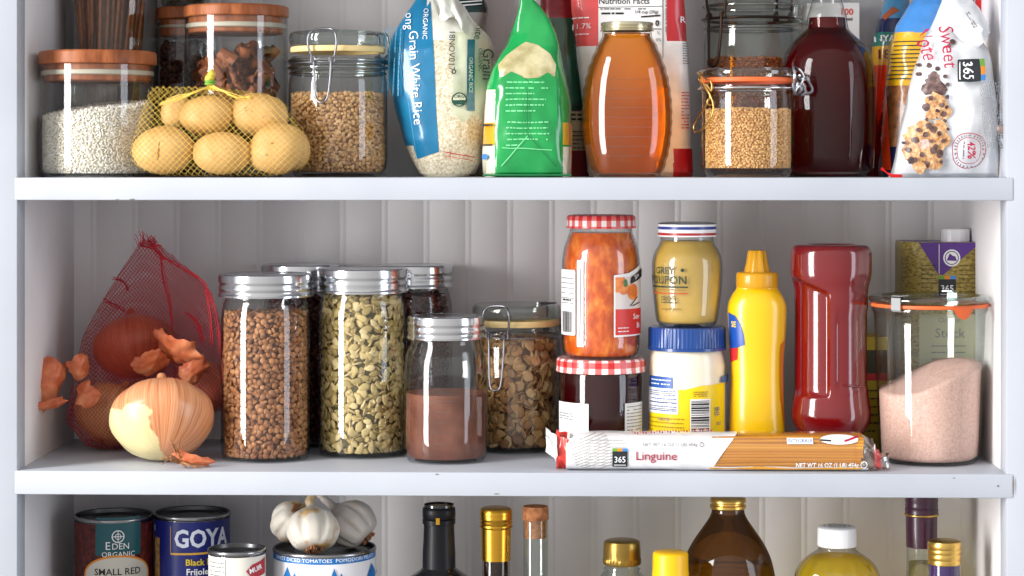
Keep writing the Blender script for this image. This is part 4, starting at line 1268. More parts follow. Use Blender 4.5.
tag(mb.build('orange_snack_bag', mats, smooth=70, loc=pl.loc), 'yellow, orange and teal snack bag partly hidden behind the syrup jug', 'bag')
pl = Pl(922, 0.125, ZT)
F_sky = film('sky_blue_film', (70, 136, 206), .2); F_cr = ramp_mat('crackers_seen_through_film', [(.3, (84, 48, 28)), (.5, (136, 86, 50)), (.7, (166, 112, 68))], 120, 5, .3, coat=.5, bump=.4)
def z_b(px, py, f, c):
    if py < 33 + (px - 890) * .03: return 0
    if py < 87: return 1
    if py < 146: return 2
    return 3
mb = bag(pl, [(174.5, 880, 968, .030), (168, 879, 968, .034), (120, 884, 964, .036), (80, 886, 962, .034), (45, 890, 958, .03), (24, 897, 960, .024), (5, 909, 962, .017), (-10, 920, 962, .01), (-24, 924, 960, .003)], z_b, wr=.0014, seed=6)
mats = [F_sky, F_yl, F_cr, F_nv]; mp = proj_map(mb.bvh()); q = pl.q; kk = pl.k
put(mb, [(line2(*q(884, 43 + 4.1 * i), *q(962, 43 + 4.1 * i), 1.0 * kk, 30), 'ink') for i in range(10)] + [(poly2([q(876, 92), q(886, 88), q(888, 170), q(878, 170)], 6), F_or)], mp, mats)
tag(mb.build('striped_snack_bag', mats, smooth=70, loc=pl.loc), 'blue-topped yellow bag with thin dark stripes behind the white cookie bag', 'bag')
# carton with a red corner at the side wall
pl = Pl(984, 0.152, ZT)
mb = MB(); x0, x1 = pl.x(970), pl.x(990); rbox(mb, ((x0 + x1) / 2, 0, pl.h(-12) / 2), (x1 - x0, .05, pl.h(-12)), .0008)
mats = [M['paper']]; fm = lambda v, off: np.stack([v[:, 0], np.full(len(v), -.025 - off), v[:, 1]], -1)
put(mb, [(poly2([pl.q(970.5, 26), pl.q(970.5, -11), pl.q(987, -11), pl.q(985, 8), pl.q(979, 24)], 3), 'red'), (scribble(7, pl.x(979), pl.x(988), pl.h(70), pl.h(30), .0012, 3), 'grayink')], fm, mats)
tag(mb.build('slim_carton', mats, smooth=30, loc=pl.loc), 'slim white carton with a red corner tucked behind the cookie bag', 'carton')

# ------------------------------------------------------------------ white cookie bag
pl = Pl(946, 0.048, ZT)
F_wf = film('white_cookie_film', (216, 219, 223), .22)
mb = bag(pl, [(174.8, 889, 1000, .016), (171, 892, 998.5, .022), (150, 897, 997.5, .030), (120, 902, 996, .031), (95, 908, 994.5, .030), (70, 914, 992, .027), (50, 921, 987, .022), (36, 926.5, 978, .017), (24, 932, 975, .014), (12, 938, 972, .011), (2, 942, 970, .008), (-10, 946, 968, .003)], None, wr=.0017, wf=40, seed=8, ex=.7, ey=.7)
mats = [F_wf]; mp = proj_map(mb.bvh()); q = pl.q; kk = pl.k
cook = ramp_mat('cookie_print', [(.28, (96, 62, 48)), (.40, (168, 114, 72)), (.52, (208, 162, 112)), (.64, (232, 204, 164)), (.74, (176, 140, 118))], 210, 7, .35, nrough=.7)
chip = ramp_mat('chocolate_print', [(.35, (66, 46, 46)), (.6, (112, 88, 84)), (.7, (134, 112, 106))], 200, 3, .35)
pink = mat('rose_print', (184, 158, 148), .4, mottle=.25, mscale=250)
it = []
def blob2(px, py, r, seed, m, sx=1.0):
    rr = random.Random(seed); n = 18
    it.append((poly2([(q(px, py)[0] + r * kk * sx * (1 + rr.uniform(-.18, .18)) * math.cos(a), q(px, py)[1] + r * kk * (1 + rr.uniform(-.18, .18)) * math.sin(a)) for a in np.arange(n) * 2 * PI / n], 5), m))
for a in [(929, 84, 8, chip), (923, 90, 6, chip), (934, 91, 7, chip), (929, 78, 5, chip), (926, 67, 2.5, chip), (933, 70, 2.2, chip), (917, 75, 2.2, chip), (940, 78, 2, chip), (942, 86, 2, chip), (918, 66, 1.8, chip), (949, 44, 3, chip), (945, 48, 2, chip),
          (930, 104, 10, cook), (937, 112, 8, cook), (922, 108, 4, chip), (938, 115, 3, chip), (926, 116, 5, cook), (941, 98, 2.2, chip), (939, 122, 2, chip),
          (918, 136, 14, cook), (930, 140, 13, cook), (914, 150, 13, cook), (926, 155, 12, cook), (934, 128, 7, cook), (920, 144, 5, pink), (928, 130, 3.5, chip), (924, 127, 3, chip), (934, 153, 3.5, chip), (909, 160, 3.5, chip), (922, 163, 3.5, chip), (928, 150, 3, chip), (912, 140, 3, chip), (931, 162, 6, cook), (916, 166, 6, cook), (937, 141, 2.2, chip), (915, 131, 2, chip), (921, 135, 2.4, chip), (933, 134, 2.2, chip), (906, 150, 2.4, chip), (918, 154, 2, chip), (930, 146, 2, chip), (926, 141, 1.8, chip), (936, 106, 2.2, chip), (927, 99, 2.4, chip), (932, 112, 2, chip), (940, 108, 1.8, chip), (923, 121, 1.8, chip), (913, 158, 1.8, chip), (935, 159, 2, chip), (905, 143, 1.8, chip), (941, 130, 1.6, chip)]:
    blob2(a[0], a[1], a[2], int(a[0] * 3 + a[1]), a[3])
it += [(text2('Sweet', *q(943.5, 50), 17 * kk, rot=-PI / 2 + .06), 'magenta'), (text2('Note', *q(927.5, 47), 16 * kk, rot=-PI / 2 + .1), 'magenta')]
it += logo365(*q(962, 73.5), 21 * kk, rot=-PI / 2 + .05)
it += [(ring2(*q(961, 149), 15.6 * kk, 16.4 * kk), 'magenta'), (ring2(*q(961, 149), 11.4 * kk, 12 * kk), 'magenta'), (text2('42%', *q(963, 149), 8.5 * kk, rot=-PI / 2, bold=.02), 'magenta'), (xf(scribble(1, -.007, .007, -.001, .001, .0013, 3), -PI / 2, *q(957, 149)), 'grayink')]
for i in range(30):
    a = 2 * PI * i / 30; it.append((xf(rect2(-.0006, -.0009, .0006, .0009, 1, 1), a - PI / 2, q(961, 149)[0] + 13.8 * kk * math.cos(a), q(961, 149)[1] + 13.8 * kk * math.sin(a)), 'grayink'))
it.append(([xf(z, -PI / 2 + .04, *q(979, 125)) for z in scribble(11, -.038, .022, -.0075, .0085, .00075, 6)], mat('fine_print', (150, 152, 156), .5)))
it += [(poly2([q(882 + 8, 172.5), q(903, 171.5), q(903, 174), q(889, 174.4)], 3), 'red'), (poly2([q(984, 126), q(990, 124), q(991, 133), q(986, 135)], 3), pink)]
put(mb, it, mp, mats)
t = thing('cookie_bag', 'white crumpled cookie bag with chocolate chip print leaning by the side wall', 'bag', pl.loc)
mb.build('pouch', mats, t, smooth=70)
mb = MB(); V = []   # rolled and folded top
prof_ = [(938, 8, 945, -8), (940, 14, 950, -6), (944, 24, 958, -4), (950, 34, 968, 2), (958, 42, 976, 10), (966, 47, 983, 22), (974, 49, 986, 34)]
for i, (ax, ay, bx, by) in enumerate(prof_):
    for j in range(10):
        u = j / 9; w_ = .010 * math.sin(u * PI) + .0025 * math.sin(i * 2.1 + u * 7)
        a, b = q(ax, ay), q(bx, by); V.append((a[0] + (b[0] - a[0]) * u, -.018 - w_ - .003 * (i % 2) , a[1] + (b[1] - a[1]) * u))
V = np.array(V); f = grid_faces(len(prof_), 10, False); mb.add(V, f); mb.add(V + np.array([0, .0012, 0]), f[:, ::-1])
mats2 = [F_wf]
mpp = proj_map(mb.bvh())
put(mb, [(xf(scribble(2, -.008, .008, -.002, .002, .0012, 2), -PI / 2 + .5, *q(966, 22)), 'grayink')], mpp, mats2)
mb.build('folded_top', mats2, t, smooth=60)
# ================================================================== MIDDLE SHELF
def merid(t, k=9.0, zs=6.0):
    """object coordinates -> vector that runs with the meridians (skin stripes)"""
    tc = t.n('ShaderNodeTexCoord').outputs['Object']
    s = t.n('ShaderNodeSeparateXYZ'); t.l(tc, s.inputs[0])
    r = t.n('ShaderNodeVectorMath', operation='NORMALIZE'); 
    cmb0 = t.n('ShaderNodeCombineXYZ'); t.l(s.outputs[0], cmb0.inputs[0]); t.l(s.outputs[1], cmb0.inputs[1])
    t.l(cmb0.outputs[0], r.inputs[0])
    s2 = t.n('ShaderNodeSeparateXYZ'); t.l(r.outputs[0], s2.inputs[0])
    cmb = t.n('ShaderNodeCombineXYZ')
    t.l(t.math('MULTIPLY', s2.outputs[0], k), cmb.inputs[0]); t.l(t.math('MULTIPLY', s2.outputs[1], k), cmb.inputs[1]); t.l(t.math('MULTIPLY', s.outputs[2], zs), cmb.inputs[2])
    return cmb.outputs[0], tc

def onion_mat(name, cols, peel=None, peel_at=0.55, rough=0.32):
    t = NT(name)
    v, tc = merid(t)
    st = t.noise(2.2, 5, vec=v, rough=0.6)
    c = t.ramp(st, [(0.28, cols[0]), (0.45, cols[1]), (0.6, cols[2]), (0.75, cols[1])])
    if peel:
        big = t.noise(26, 4, vec=tc)
        sp = t.n('ShaderNodeSeparateXYZ'); t.l(tc, sp.inputs[0])
        w_ = t.math('ADD', t.math('MULTIPLY', sp.outputs[2], -9.0), t.math('ADD', t.math('MULTIPLY', sp.outputs[0], -7.5), t.math('MULTIPLY', big, .55)))
        m = t.ramp(w_, [(peel_at, (0, 0, 0)), (peel_at + 0.02, (255, 255, 255))])
        pc = t.ramp(st, [(0.3, peel[0]), (0.7, peel[1])])
        mx = t.n('ShaderNodeMixRGB'); t.l(m, mx.inputs[0]); t.l(c, mx.inputs[1]); t.l(pc, mx.inputs[2]); c = mx.outputs[0]
    nrm = t.bump(st, 0.25, 0.0012)
    return t.fin(t.bsdf(c, rough, spec=0.5, normal=nrm, coat=0.25, coat_rough=0.2))
m_on1 = onion_mat('golden_onion_skin', [(176, 96, 56), (208, 136, 90), (224, 164, 120)], [(216, 196, 138), (232, 222, 172)], 0.58)
m_on2 = onion_mat('tan_onion_skin', [(190, 130, 76), (214, 164, 108), (224, 180, 124)])
m_on3 = onion_mat('copper_onion_skin', [(150, 66, 34), (184, 92, 52), (200, 112, 68)])
m_on4 = onion_mat('pink_onion_skin', [(190, 96, 70), (220, 130, 100), (232, 160, 130)])
m_skin = ramp_mat('papery_skin', [(.3, (170, 78, 46)), (.5, (206, 112, 72)), (.7, (224, 146, 104))], 60, 5, .4, bump=.3)
m_root = mat('dry_root', (150, 104, 66), .8, mottle=.3, mscale=300)

def onion_profile(R, H):
    return smooth_prof([(1e-5, 0), (R * .35, H * .02), (R * .72, H * .16), (R * .95, H * .36), (R, H * .52), (R * .93, H * .70), (R * .70, H * .87), (R * .38, H * .97), (R * .18, H * 1.03), (R * .10, H * 1.10), (R * .07, H * 1.16), (1e-5, H * 1.17)], 6)

def make_onion(label, pl, hw, ph, m, tilt=(0, 0, 0), group=None, lift=0.0, roots=True, skin=True):
    R, H = pl.r(hw), ph * pl.k
    t = thing('onion', label, 'onion', pl.loc + Vector((0, 0, lift)), group)
    E = Matrix.Rotation(tilt[2], 4, 'Z') @ Matrix.Rotation(tilt[1], 4, 'Y') @ Matrix.Rotation(tilt[0], 4, 'X')
    mb = MB()
    sd = sum(map(ord, label)) % 97
    lathe(mb, onion_profile(R, H), 64, rmod=lambda r, th, z: r * (1 + .012 * np.cos(th * 7 + sd) + .008 * np.cos(th * 13)))
    V = np.concatenate(mb.V); C = np.array([0, 0, H * .5])
    W = (V - C) @ np.array(E.to_3x3()).T
    dz = -W[:, 2].min()
    tr = lambda p: Vector(np.array(E.to_3x3()) @ (np.array(p) - C) + np.array([0, 0, dz]))
    mb.V = [W + np.array([0, 0, dz])]
    # keep texture along the onion's own axis: build untilted and rotate the object
    mb2 = MB(); lathe(mb2, [(r, z - H * .5) for r, z in onion_profile(R, H)], 64, rmod=lambda r, th, z: r * (1 + .012 * np.cos(th * 7 + sd) + .008 * np.cos(th * 13)))
    o = mb2.build('bulb', m, t, smooth=180); o.location = (0, 0, dz); o.rotation_euler = E.to_euler()
    mb = MB(); rr = random.Random(sd)
    for k in range(9 if roots else 0):
        a = rr.uniform(0, 2 * PI); d = rr.uniform(.1, .26) * R
        tube(mb, curve_pts([tr((0, 0, H * .03)), tr((d * .5 * math.cos(a), d * .5 * math.sin(a), -H * .03)), tr((d * math.cos(a), d * math.sin(a), -H * rr.uniform(.0, .07)))], 4), 0.0006, 5)
    if roots: 
        r_ = mb.build('roots', m_root, t, smooth=180)
    return t, tr

ON = []
# the loose onion in front
pl = Pl(162, 0.062, ZM)
t, tr = make_onion('large golden onion with peeling pale patch lying loose in front of the red net', pl, 52, 76, m_on1, tilt=(-0.55, 0.12, 0.4), roots=False)
mb = MB()   # dry strands of the root end, at the front
q = pl.q
for k in range(9):
    rr = random.Random(k + 3)
    a = (188 + rr.uniform(-3, 3), 455 + rr.uniform(-3, 3)); b = (188 + rr.uniform(-22, 14), 432 + rr.uniform(-4, 30))
    if k > 6: b = (205 + rr.uniform(-4, 8), 462)
    A = Vector((*([q(*a)[0], -.040]), max(q(*a)[1], .002))); B = Vector((q(*b)[0], -.050 + rr.uniform(0, .006), max(q(*b)[1], .001)))
    Mi = (A + B) / 2 + Vector((rr.uniform(-.003, .003), -.005, rr.uniform(-.002, .004)))
    tube(mb, curve_pts([A, Mi, B], 5), [0.0014, .0014, .0013, .0012, .0011, .0011, .001, .0009, .0008, .0007, .0005], 6, flat=.35)
mb.build('dry_roots', m_root, t, smooth=180)
def flake_mesh(cx, cy, cz, w, h, seed, curl=.5, rot=(0, 0, 0), n=14):
    rr = random.Random(seed); V = []
    E = Matrix.Rotation(rot[2], 3, 'Z') @ Matrix.Rotation(rot[1], 3, 'Y') @ Matrix.Rotation(rot[0], 3, 'X')
    for i in range(n):
        for j in range(n):
            u, v = i / (n - 1) * 2 - 1, j / (n - 1) * 2 - 1
            an = math.atan2(v, u); k = 1 + .38 * noise.noise(Vector((math.cos(an) * 1.6 + seed, math.sin(an) * 1.6, 0))) + .14 * noise.noise(Vector((math.cos(an) * 6 + seed, math.sin(an) * 6, 3)))
            sq = 1 / max(1, math.hypot(u, v) ** .8)
            p = Vector((u * w * k * sq, curl * w * (u * u + .4 * v * v) + .002 * noise.noise(Vector((u * 4, v * 4, seed))), v * h * k * sq))
            V.append(E @ p + Vector((cx, cy, cz)))
    V = np.array(V); f = grid_faces(n, n, False)
    mb = MB(); mb.add(V, f); mb.add(V + np.array([0, .0005, 0]), f[:, ::-1]); return mb
mb = MB()
f1 = flake_mesh(q(200, 458)[0], -.045, .007, .018, .006, 4, .3, (.5, .3, .2)); mb.V += f1.V; mb.F += f1.F; mb.n = f1.n
mb.build('loose_skin', m_skin, t, smooth=180)
# the onions in the net
NET = [(112, 420, .156, 39, 57, m_on2, (-.5, .35, 0), 'tan onion inside the red net just behind the loose onion', 0.0),
       (203, 410, .165, 28, 46, m_on4, (.5, -.6, 1), 'pinkish onion inside the red net beside the lentil jar', 0.034)]
netp = []
nloc = Vector((P(140, HZ, 0.15).x, 0.15, ZM))
for px, py, y, hw, ph, m, tl, lab, lift in NET:
    pl = Pl(px, y, ZM); t_, tr_ = make_onion(lab, pl, hw, ph, m, tl, 'onions in the red net', lift + .0026)
    R, H = pl.r(hw) * 1.16, ph * pl.k * 1.12
    for i in range(160):
        d = RNG.normal(size=3); d /= np.linalg.norm(d)
        netp.append(tuple(np.array(pl.loc) - np.array(nloc) + np.array([0, 0, lift + .0026 + H * .53]) + d * np.array([R, R, H * .60])))
pl = Pl(135, 0.180, ZM)
zc = P(135, 379, .180).z - ZM
t_, tr_ = make_onion('copper onion on top of the others inside the red net', pl, 42, 60, m_on3, (-.35, -.2, 0), 'onions in the red net', zc, roots=False)
for i in range(200):
    d = RNG.normal(size=3); d /= np.linalg.norm(d)
    netp.append(tuple(np.array(pl.loc) - np.array(nloc) + np.array([0, 0, zc + 37 * pl.k]) + d * np.array([pl.r(44) * 1.18, pl.r(44) * 1.18, 44 * pl.k])))
NL = lambda px, py, y: P(px, py, y) - nloc
top_pts = [NL(150, 236, .17), NL(141, 240, .18), NL(157, 246, .16), NL(178, 262, .15), NL(200, 278, .15), NL(212, 292, .15), NL(222, 330, .14), NL(224, 370, .14), NL(120, 272, .19), NL(104, 300, .2), NL(96, 330, .2)]
m_rnet = mat('red_plastic_net', (200, 36, 52), .4)
t = thing('onion_net', 'red plastic mesh bag holding onions, its open top drawn up to a point', 'net bag', nloc)
mb = MB()
allp = netp + [tuple(p) for p in top_pts]
allp = [(p[0], min(p[1], DEPTH - .152), max(p[2], .0008)) for p in allp]
draped_net(mb, allp, hull_bvh(netp), .0030, .00030, slopes=(1.25, -1.05), give=0.0, seg=3)
mb.build('mesh_bag', m_rnet, t, smooth=180)
mb = MB()   # bunched seams and the frayed mouth
for pts in ([(150, 240, .168), (158, 254, .155), (176, 264, .148), (198, 278, .145), (208, 290, .143)], [(208, 290, .143), (215, 310, .14), (221, 345, .135), (224, 380, .13)], [(206, 290, .143), (210, 315, .139), (212, 345, .135)],
            [(160, 250, .155), (163, 280, .15), (170, 305, .148), (173, 330, .146)], [(104, 300, .196), (115, 305, .185), (124, 310, .17)], [(114, 278, .19), (124, 284, .18), (128, 290, .17)], [(160, 246, .157), (150, 248, .16), (138, 244, .17)], [(186, 312, .146), (196, 322, .143), (203, 340, .14)]):
    for k in range(5):
        tube(mb, curve_pts([NL(a + RNG.normal() * 1.0, b + RNG.normal() * 1.3, y) for a, b, y in pts], 6), 0.0005, 4)
for k in range(22):
    a = NL(138 + k, 246 - 3 * math.sin(k * .3), .168); b = a + Vector((RNG.normal() * .003 - .002, 0, .006 + abs(RNG.normal()) * .006))
    tube(mb, curve_pts([a, (a + b) / 2 + Vector((RNG.normal() * .0015, 0, 0)), b], 3), .00035, 4)
mb.build('bunched_seams', m_rnet, t, smooth=180)
# papery skins
for i, (px, py, y, w_, h_, rot, cu, lab) in enumerate([
    (55, 384, .100, .017, .027, (.2, .35, .9), .7, 'large curled flake of copper onion skin nearest the side wall'),
    (80, 368, .105, .011, .013, (.3, -.5, .3), .7, 'upper pale flake of onion skin standing above the tan onion'),
    (84, 394, .098, .012, .014, (-.2, .4, -.4), .6, 'flake of onion skin low beside the tan onion'),
    (48, 405, .085, .022, .005, (.2, -.15, .4), .25, 'thin curled strip of onion skin touching the side wall'),
    (172, 352, .112, .026, .018, (.7, .35, -.3), .35, 'broad flake of onion skin lying over the top onion'),
    (152, 366, .108, .017, .013, (.5, -.3, .2), .4, 'middle flake of onion skin right above the loose onion'),
    (192, 372, .118, .013, .017, (.3, .5, .2), .5, 'flake of onion skin hanging beside the lentil jar')]):
    p = P(px, py, y); mb = flake_mesh(0, 0, 0, w_, h_, i + 11, cu, rot)
    o = mb.build('onion_skin', m_skin, smooth=180, loc=p); tag(o, lab, 'onion skin', 'loose onion skins')

# ------------------------------------------------------------------ screw-top jars
WM = lambda top, bot, hw: [(top, hw - 4.5), (top + 3, hw - 4.2), (top + 6, hw - 2.4), (top + 9, hw - 2.2), (top + 14, hw - 1.0), (top + 22, hw - .3), (top + 60, hw), (bot - 22, hw), (bot - 10, hw - .6), (bot - 4, hw - 2.2), (bot, hw - 6)]
pl = Pl(265.5, 0.092, ZM)
t, pr = mason('tall screw-top jar full of brown lentils beside the onions', pl, WM(297, 462, 44.5), (273.5, 296, 46.8))
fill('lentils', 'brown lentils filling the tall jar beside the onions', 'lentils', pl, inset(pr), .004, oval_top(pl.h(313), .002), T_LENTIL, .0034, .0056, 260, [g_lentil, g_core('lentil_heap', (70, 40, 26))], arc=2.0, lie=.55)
pl = Pl(362.5, 0.124, ZM)
t, pr = mason('tall screw-top jar full of pumpkin seeds between the lentil and cocoa jars', pl, WM(293, 457, 44.5), (268, 292, 45.6))
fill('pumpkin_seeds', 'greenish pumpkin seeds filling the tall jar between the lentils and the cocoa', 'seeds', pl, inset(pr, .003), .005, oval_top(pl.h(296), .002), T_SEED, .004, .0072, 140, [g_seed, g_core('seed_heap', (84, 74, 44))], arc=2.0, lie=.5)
bean_heap = g_core('bean_heap', (40, 14, 14))
pl = Pl(301, 0.196, ZM)
t, pr = mason('screw-top jar of dark beans hidden behind the lentil jar', pl, WM(288, 446, 38), (264, 287, 39.2))
fill('dark_beans', 'dark red beans in the jar hidden behind the lentils', 'beans', pl, inset(pr, .003), .005, oval_top(pl.h(300), .002), T_BEAN, .006, .0075, 50, [g_bean, bean_heap], arc=1.6)
pl = Pl(414.5, 0.198, ZM)
t, pr = mason('screw-top jar of dark beans hidden behind the pumpkin seeds and cocoa', pl, WM(288, 446, 38), (264.5, 287, 39.2))
fill('dark_beans', 'dark red beans in the jar behind the pumpkin seed jar', 'beans', pl, inset(pr, .003), .005, oval_top(pl.h(294), .002), T_BEAN, .006, .0075, 50, [g_bean, bean_heap], arc=1.6)
pl = Pl(446, 0.084, ZM)
cb = [(338, 34), (341, 34.5), (345, 36), (352, 39), (362, 41), (375, 41.8), (400, 42), (430, 42.3), (446, 42), (455, 40.5), (460, 38), (463, 34)]
t, pr = mason('short screw-top jar of cocoa powder in front of the flakes jar', pl, cb, (315.5, 338, 38.5))
mb = MB()   # raised measuring marks
for k, (z, w_) in enumerate(((397, .3), (408, .16), (418, .16), (428, .3), (439, .16), (388, .1))):
    r = float(np.interp(pl.h(z), [p[1] for p in pr], [p[0] for p in pr])) + .0002
    tube(mb, [(r * math.sin(a), -r * math.cos(a), pl.h(z)) for a in np.linspace(-.05 - w_, -.05 + w_, 12)], .0005, 5)
mb.build('raised_marks', M['glass'], t, smooth=180)
ip = [(r - .0022, max(z, .004)) for r, z in pr if z < pl.h(394)]
m_cocoa = ramp_mat('cocoa_powder', [(.3, (82, 42, 28)), (.5, (108, 60, 42)), (.7, (132, 82, 62))], 30, 6, .9, bump=.3, bscale=300)
mb = MB(); zt = pl.h(392); lathe(mb, [(1e-5, .004)] + ip + [(ip[-1][0], zt), (ip[-1][0] * .6, zt - .003), (1e-5, zt - .001)], 64); o = mb.build('cocoa_powder', m_cocoa, smooth=60, loc=pl.loc)
tag(o, 'brown cocoa powder in the short screw-top jar', 'cocoa', kind='stuff')

# ------------------------------------------------------------------ flakes in a clip jar
pl = Pl(516.5, 0.168, ZM)
t, pr = clip_jar('clip-top jar of toasted flakes between the cocoa and the jam jars', pl,
    [(327, 41), (329, 43), (331.5, 43.6), (334, 42.4), (337, 42), (340, 43.4), (346, 43.8), (365, 44), (430, 44), (444, 43.4), (449, 42), (452.5, 39)],
    [(318, 42.6), (315, 43.6), (311, 44.3), (307, 44), (304, 42)], (319, 325, 43), -0.42, 2.3, gm='gglass', clip_h=(305.5, 335, 386))
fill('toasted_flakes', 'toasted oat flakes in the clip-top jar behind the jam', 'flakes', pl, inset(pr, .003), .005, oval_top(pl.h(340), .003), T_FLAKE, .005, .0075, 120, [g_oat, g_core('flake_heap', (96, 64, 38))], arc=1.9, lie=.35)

# ------------------------------------------------------------------ jam jars
def gingham(name):
    t = NT(name)
    tc = t.n('ShaderNodeTexCoord').outputs['Object']; s = t.n('ShaderNodeSeparateXYZ'); t.l(tc, s.inputs[0])
    an = t.math('ARCTAN2', s.outputs[0], s.outputs[1])
    a = t.math('GREATER_THAN', t.math('SINE', t.math('MULTIPLY', an, 22)), 0.0)
    b = t.math('GREATER_THAN', t.math('SINE', t.math('MULTIPLY', s.outputs[2], 560)), 0.0)
    c = t.ramp(t.math('MULTIPLY', t.math('ADD', a, b), 0.5), [(0.0, (238, 232, 230)), (0.5, (222, 108, 104)), (1.0, (196, 30, 36))], 'CONSTANT')
    c.node.color_ramp.elements[1].position = 0.4; c.node.color_ramp.elements[2].position = 0.9
    return t.fin(t.bsdf(c, .3, coat=.5))
M['gingham'] = gingham('red_white_gingham')
def twist_lid(t, pl, py0, py1, hw, m, name='lid'):
    r = pl.r(hw); z0, z1 = pl.h(py1), pl.h(py0); H = z1 - z0
    mb = MB(); lathe(mb, [(r - .002, z0), (r + .0002, z0), (r + .0006, z0 + H * .12), (r, z0 + H * .22), (r, z0 + H * .8), (r - .0012, z0 + H * .96), (r - .003, z1), (r - .005, z1 - .0008), (1e-5, z1 - .0008)], 96)
    return mb.build(name, m, t, smooth=45)
pl = Pl(601, 0.112, ZM)
zj = pl.h(357)      # the two jars stand on one another
t = thing('jam_jar', 'squat jar of dark red jam with gingham lid under the orange jar', 'jar', pl.loc)
jb = pl.prof([(369, 40.5), (372, 41.5), (378, 42), (400, 42), (430, 42), (442, 41.5), (447, 39), (450, 36)])
jb[0] = (jb[0][0], 0.0) if jb[0][1] < 0.003 else jb[0]
jb = [(jb[0][0] - .003, 0.0)] + jb
mb = MB(); lathe(mb, [(1e-5, .002)] + jb, 20, rmod=None); mb.build('glass_body', M['glass'], t, smooth=30)
m_jam = liquid_mat('dark_jam', (190, 60, 60), (150, 40, 46), scatter=(92, 8, 16), scat=.6, refr=.3)
ji = [(r - .0022, max(z, .003)) for r, z in jb]
mb = MB(); lathe(mb, [(1e-5, .003)] + ji + [(1e-5, ji[-1][1])], 20); mb.build('jam', m_jam, t, smooth=30)
twist_lid(t, pl, 357, 370.5, 44.8, M['gingham'])
fj = pl.front(.040); mp = cyl_map(jb, 1.0, pl.phi); mats = []
mb = MB(); A = lambda px: math.asin(max(-1, min(1, (px - 601) / 42.0))) * pl.r(42)
put(mb, [(rect2(A(560), fj.h(448), A(589), fj.h(404), 10, 4), 'paper'), (scribble(3, A(561), A(574), fj.h(422), fj.h(414), .0011, 2), 'grayink')], mp, mats, off=.0008)
mb.build('paper_label', mats, t, smooth=60)
mb = MB(); mats = []
put(mb, [(rect2(A(624), fj.h(448), A(641), fj.h(404), 8, 4), 'paper'), (scribble(12, A(626), A(640), fj.h(446), fj.h(406), .0009, 7), 'grayink')], mp, mats, off=.0008)
mb.build('back_label', mats, t, smooth=60)

t = thing('jam_jar', 'tall jar of orange marmalade standing on the dark jam jar', 'jar', pl.loc + Vector((0, 0, zj - .0004)))
plo = Pl(600, 0.112, ZM + zj)
ob = plo.prof([(227, 30.5), (229, 31.3), (232, 31.6), (238, 34), (247, 37), (258, 38.8), (270, 39.3), (300, 39.3), (340, 39.3), (348, 38.6), (353, 36.5), (356.5, 33)])
mb = MB(); lathe(mb, [(1e-5, .003), (ob[0][0] * .9, .002)] + ob, 24); mb.build('glass_body', M['glass'], t, smooth=25)
t2 = NT('orange_marmalade')
nz = t2.noise(110, 5, stretch=(1, 1, .6), rough=.6); c = t2.ramp(nz, [(.3, (172, 62, 8)), (.5, (210, 90, 14)), (.66, (232, 132, 40)), (.75, (236, 160, 76))])
M['marm'] = t2.fin(t2.bsdf(c, .25, coat=.3, sss=.25, normal=t2.bump(nz, .3, .001)))
oi = [(r - .0022, max(z, .003)) for r, z in ob if z < plo.h(229)]
mb = MB(); lathe(mb, [(1e-5, .003)] + oi + [(1e-5, oi[-1][1])], 48); mb.build('marmalade', M['marm'], t, smooth=60)
twist_lid(t, plo, 214.5, 227.5, 34.6, M['gingham'])
fo = plo.front(.038); mp = cyl_map(ob, 1.0, plo.phi); B_ = lambda px: math.asin(max(-1, min(1, (px - 600) / 39.6))) * plo.r(39.3)
mb = MB(); mats = []
put(mb, [(rrect2(B_(561), fo.h(336), B_(575), fo.h(270), .002, 8), 'paper'), (rect2(B_(576.5), fo.h(347), B_(583), fo.h(260), 3, 16), 'paper'), (line2(B_(579.5), fo.h(338), B_(580.5), fo.h(268), .0012, 18), 'grayink'),  # second strip stands for a clear ridge of the glass, painted white
         (barcode2(B_(562.5), fo.h(333), B_(572), fo.h(312), 3), 'ink'), (scribble(6, B_(562), B_(574), fo.h(306), fo.h(276), .0009, 4), 'grayink'), (scribble(1, B_(563), B_(572), fo.h(303), fo.h(298), .0016, 6), 'ink')], mp, mats, off=.0008)
mb.build('paper_label', mats, t, smooth=60)
mb = MB(); mats = []
m_or = ramp_mat('orange_drawing', [(.35, (206, 96, 34)), (.65, (232, 140, 60))], 120, 4, .4); m_lr = mat('label_red', (204, 44, 40), .4); m_lf = mat('leaf_print', (70, 110, 50), .4)
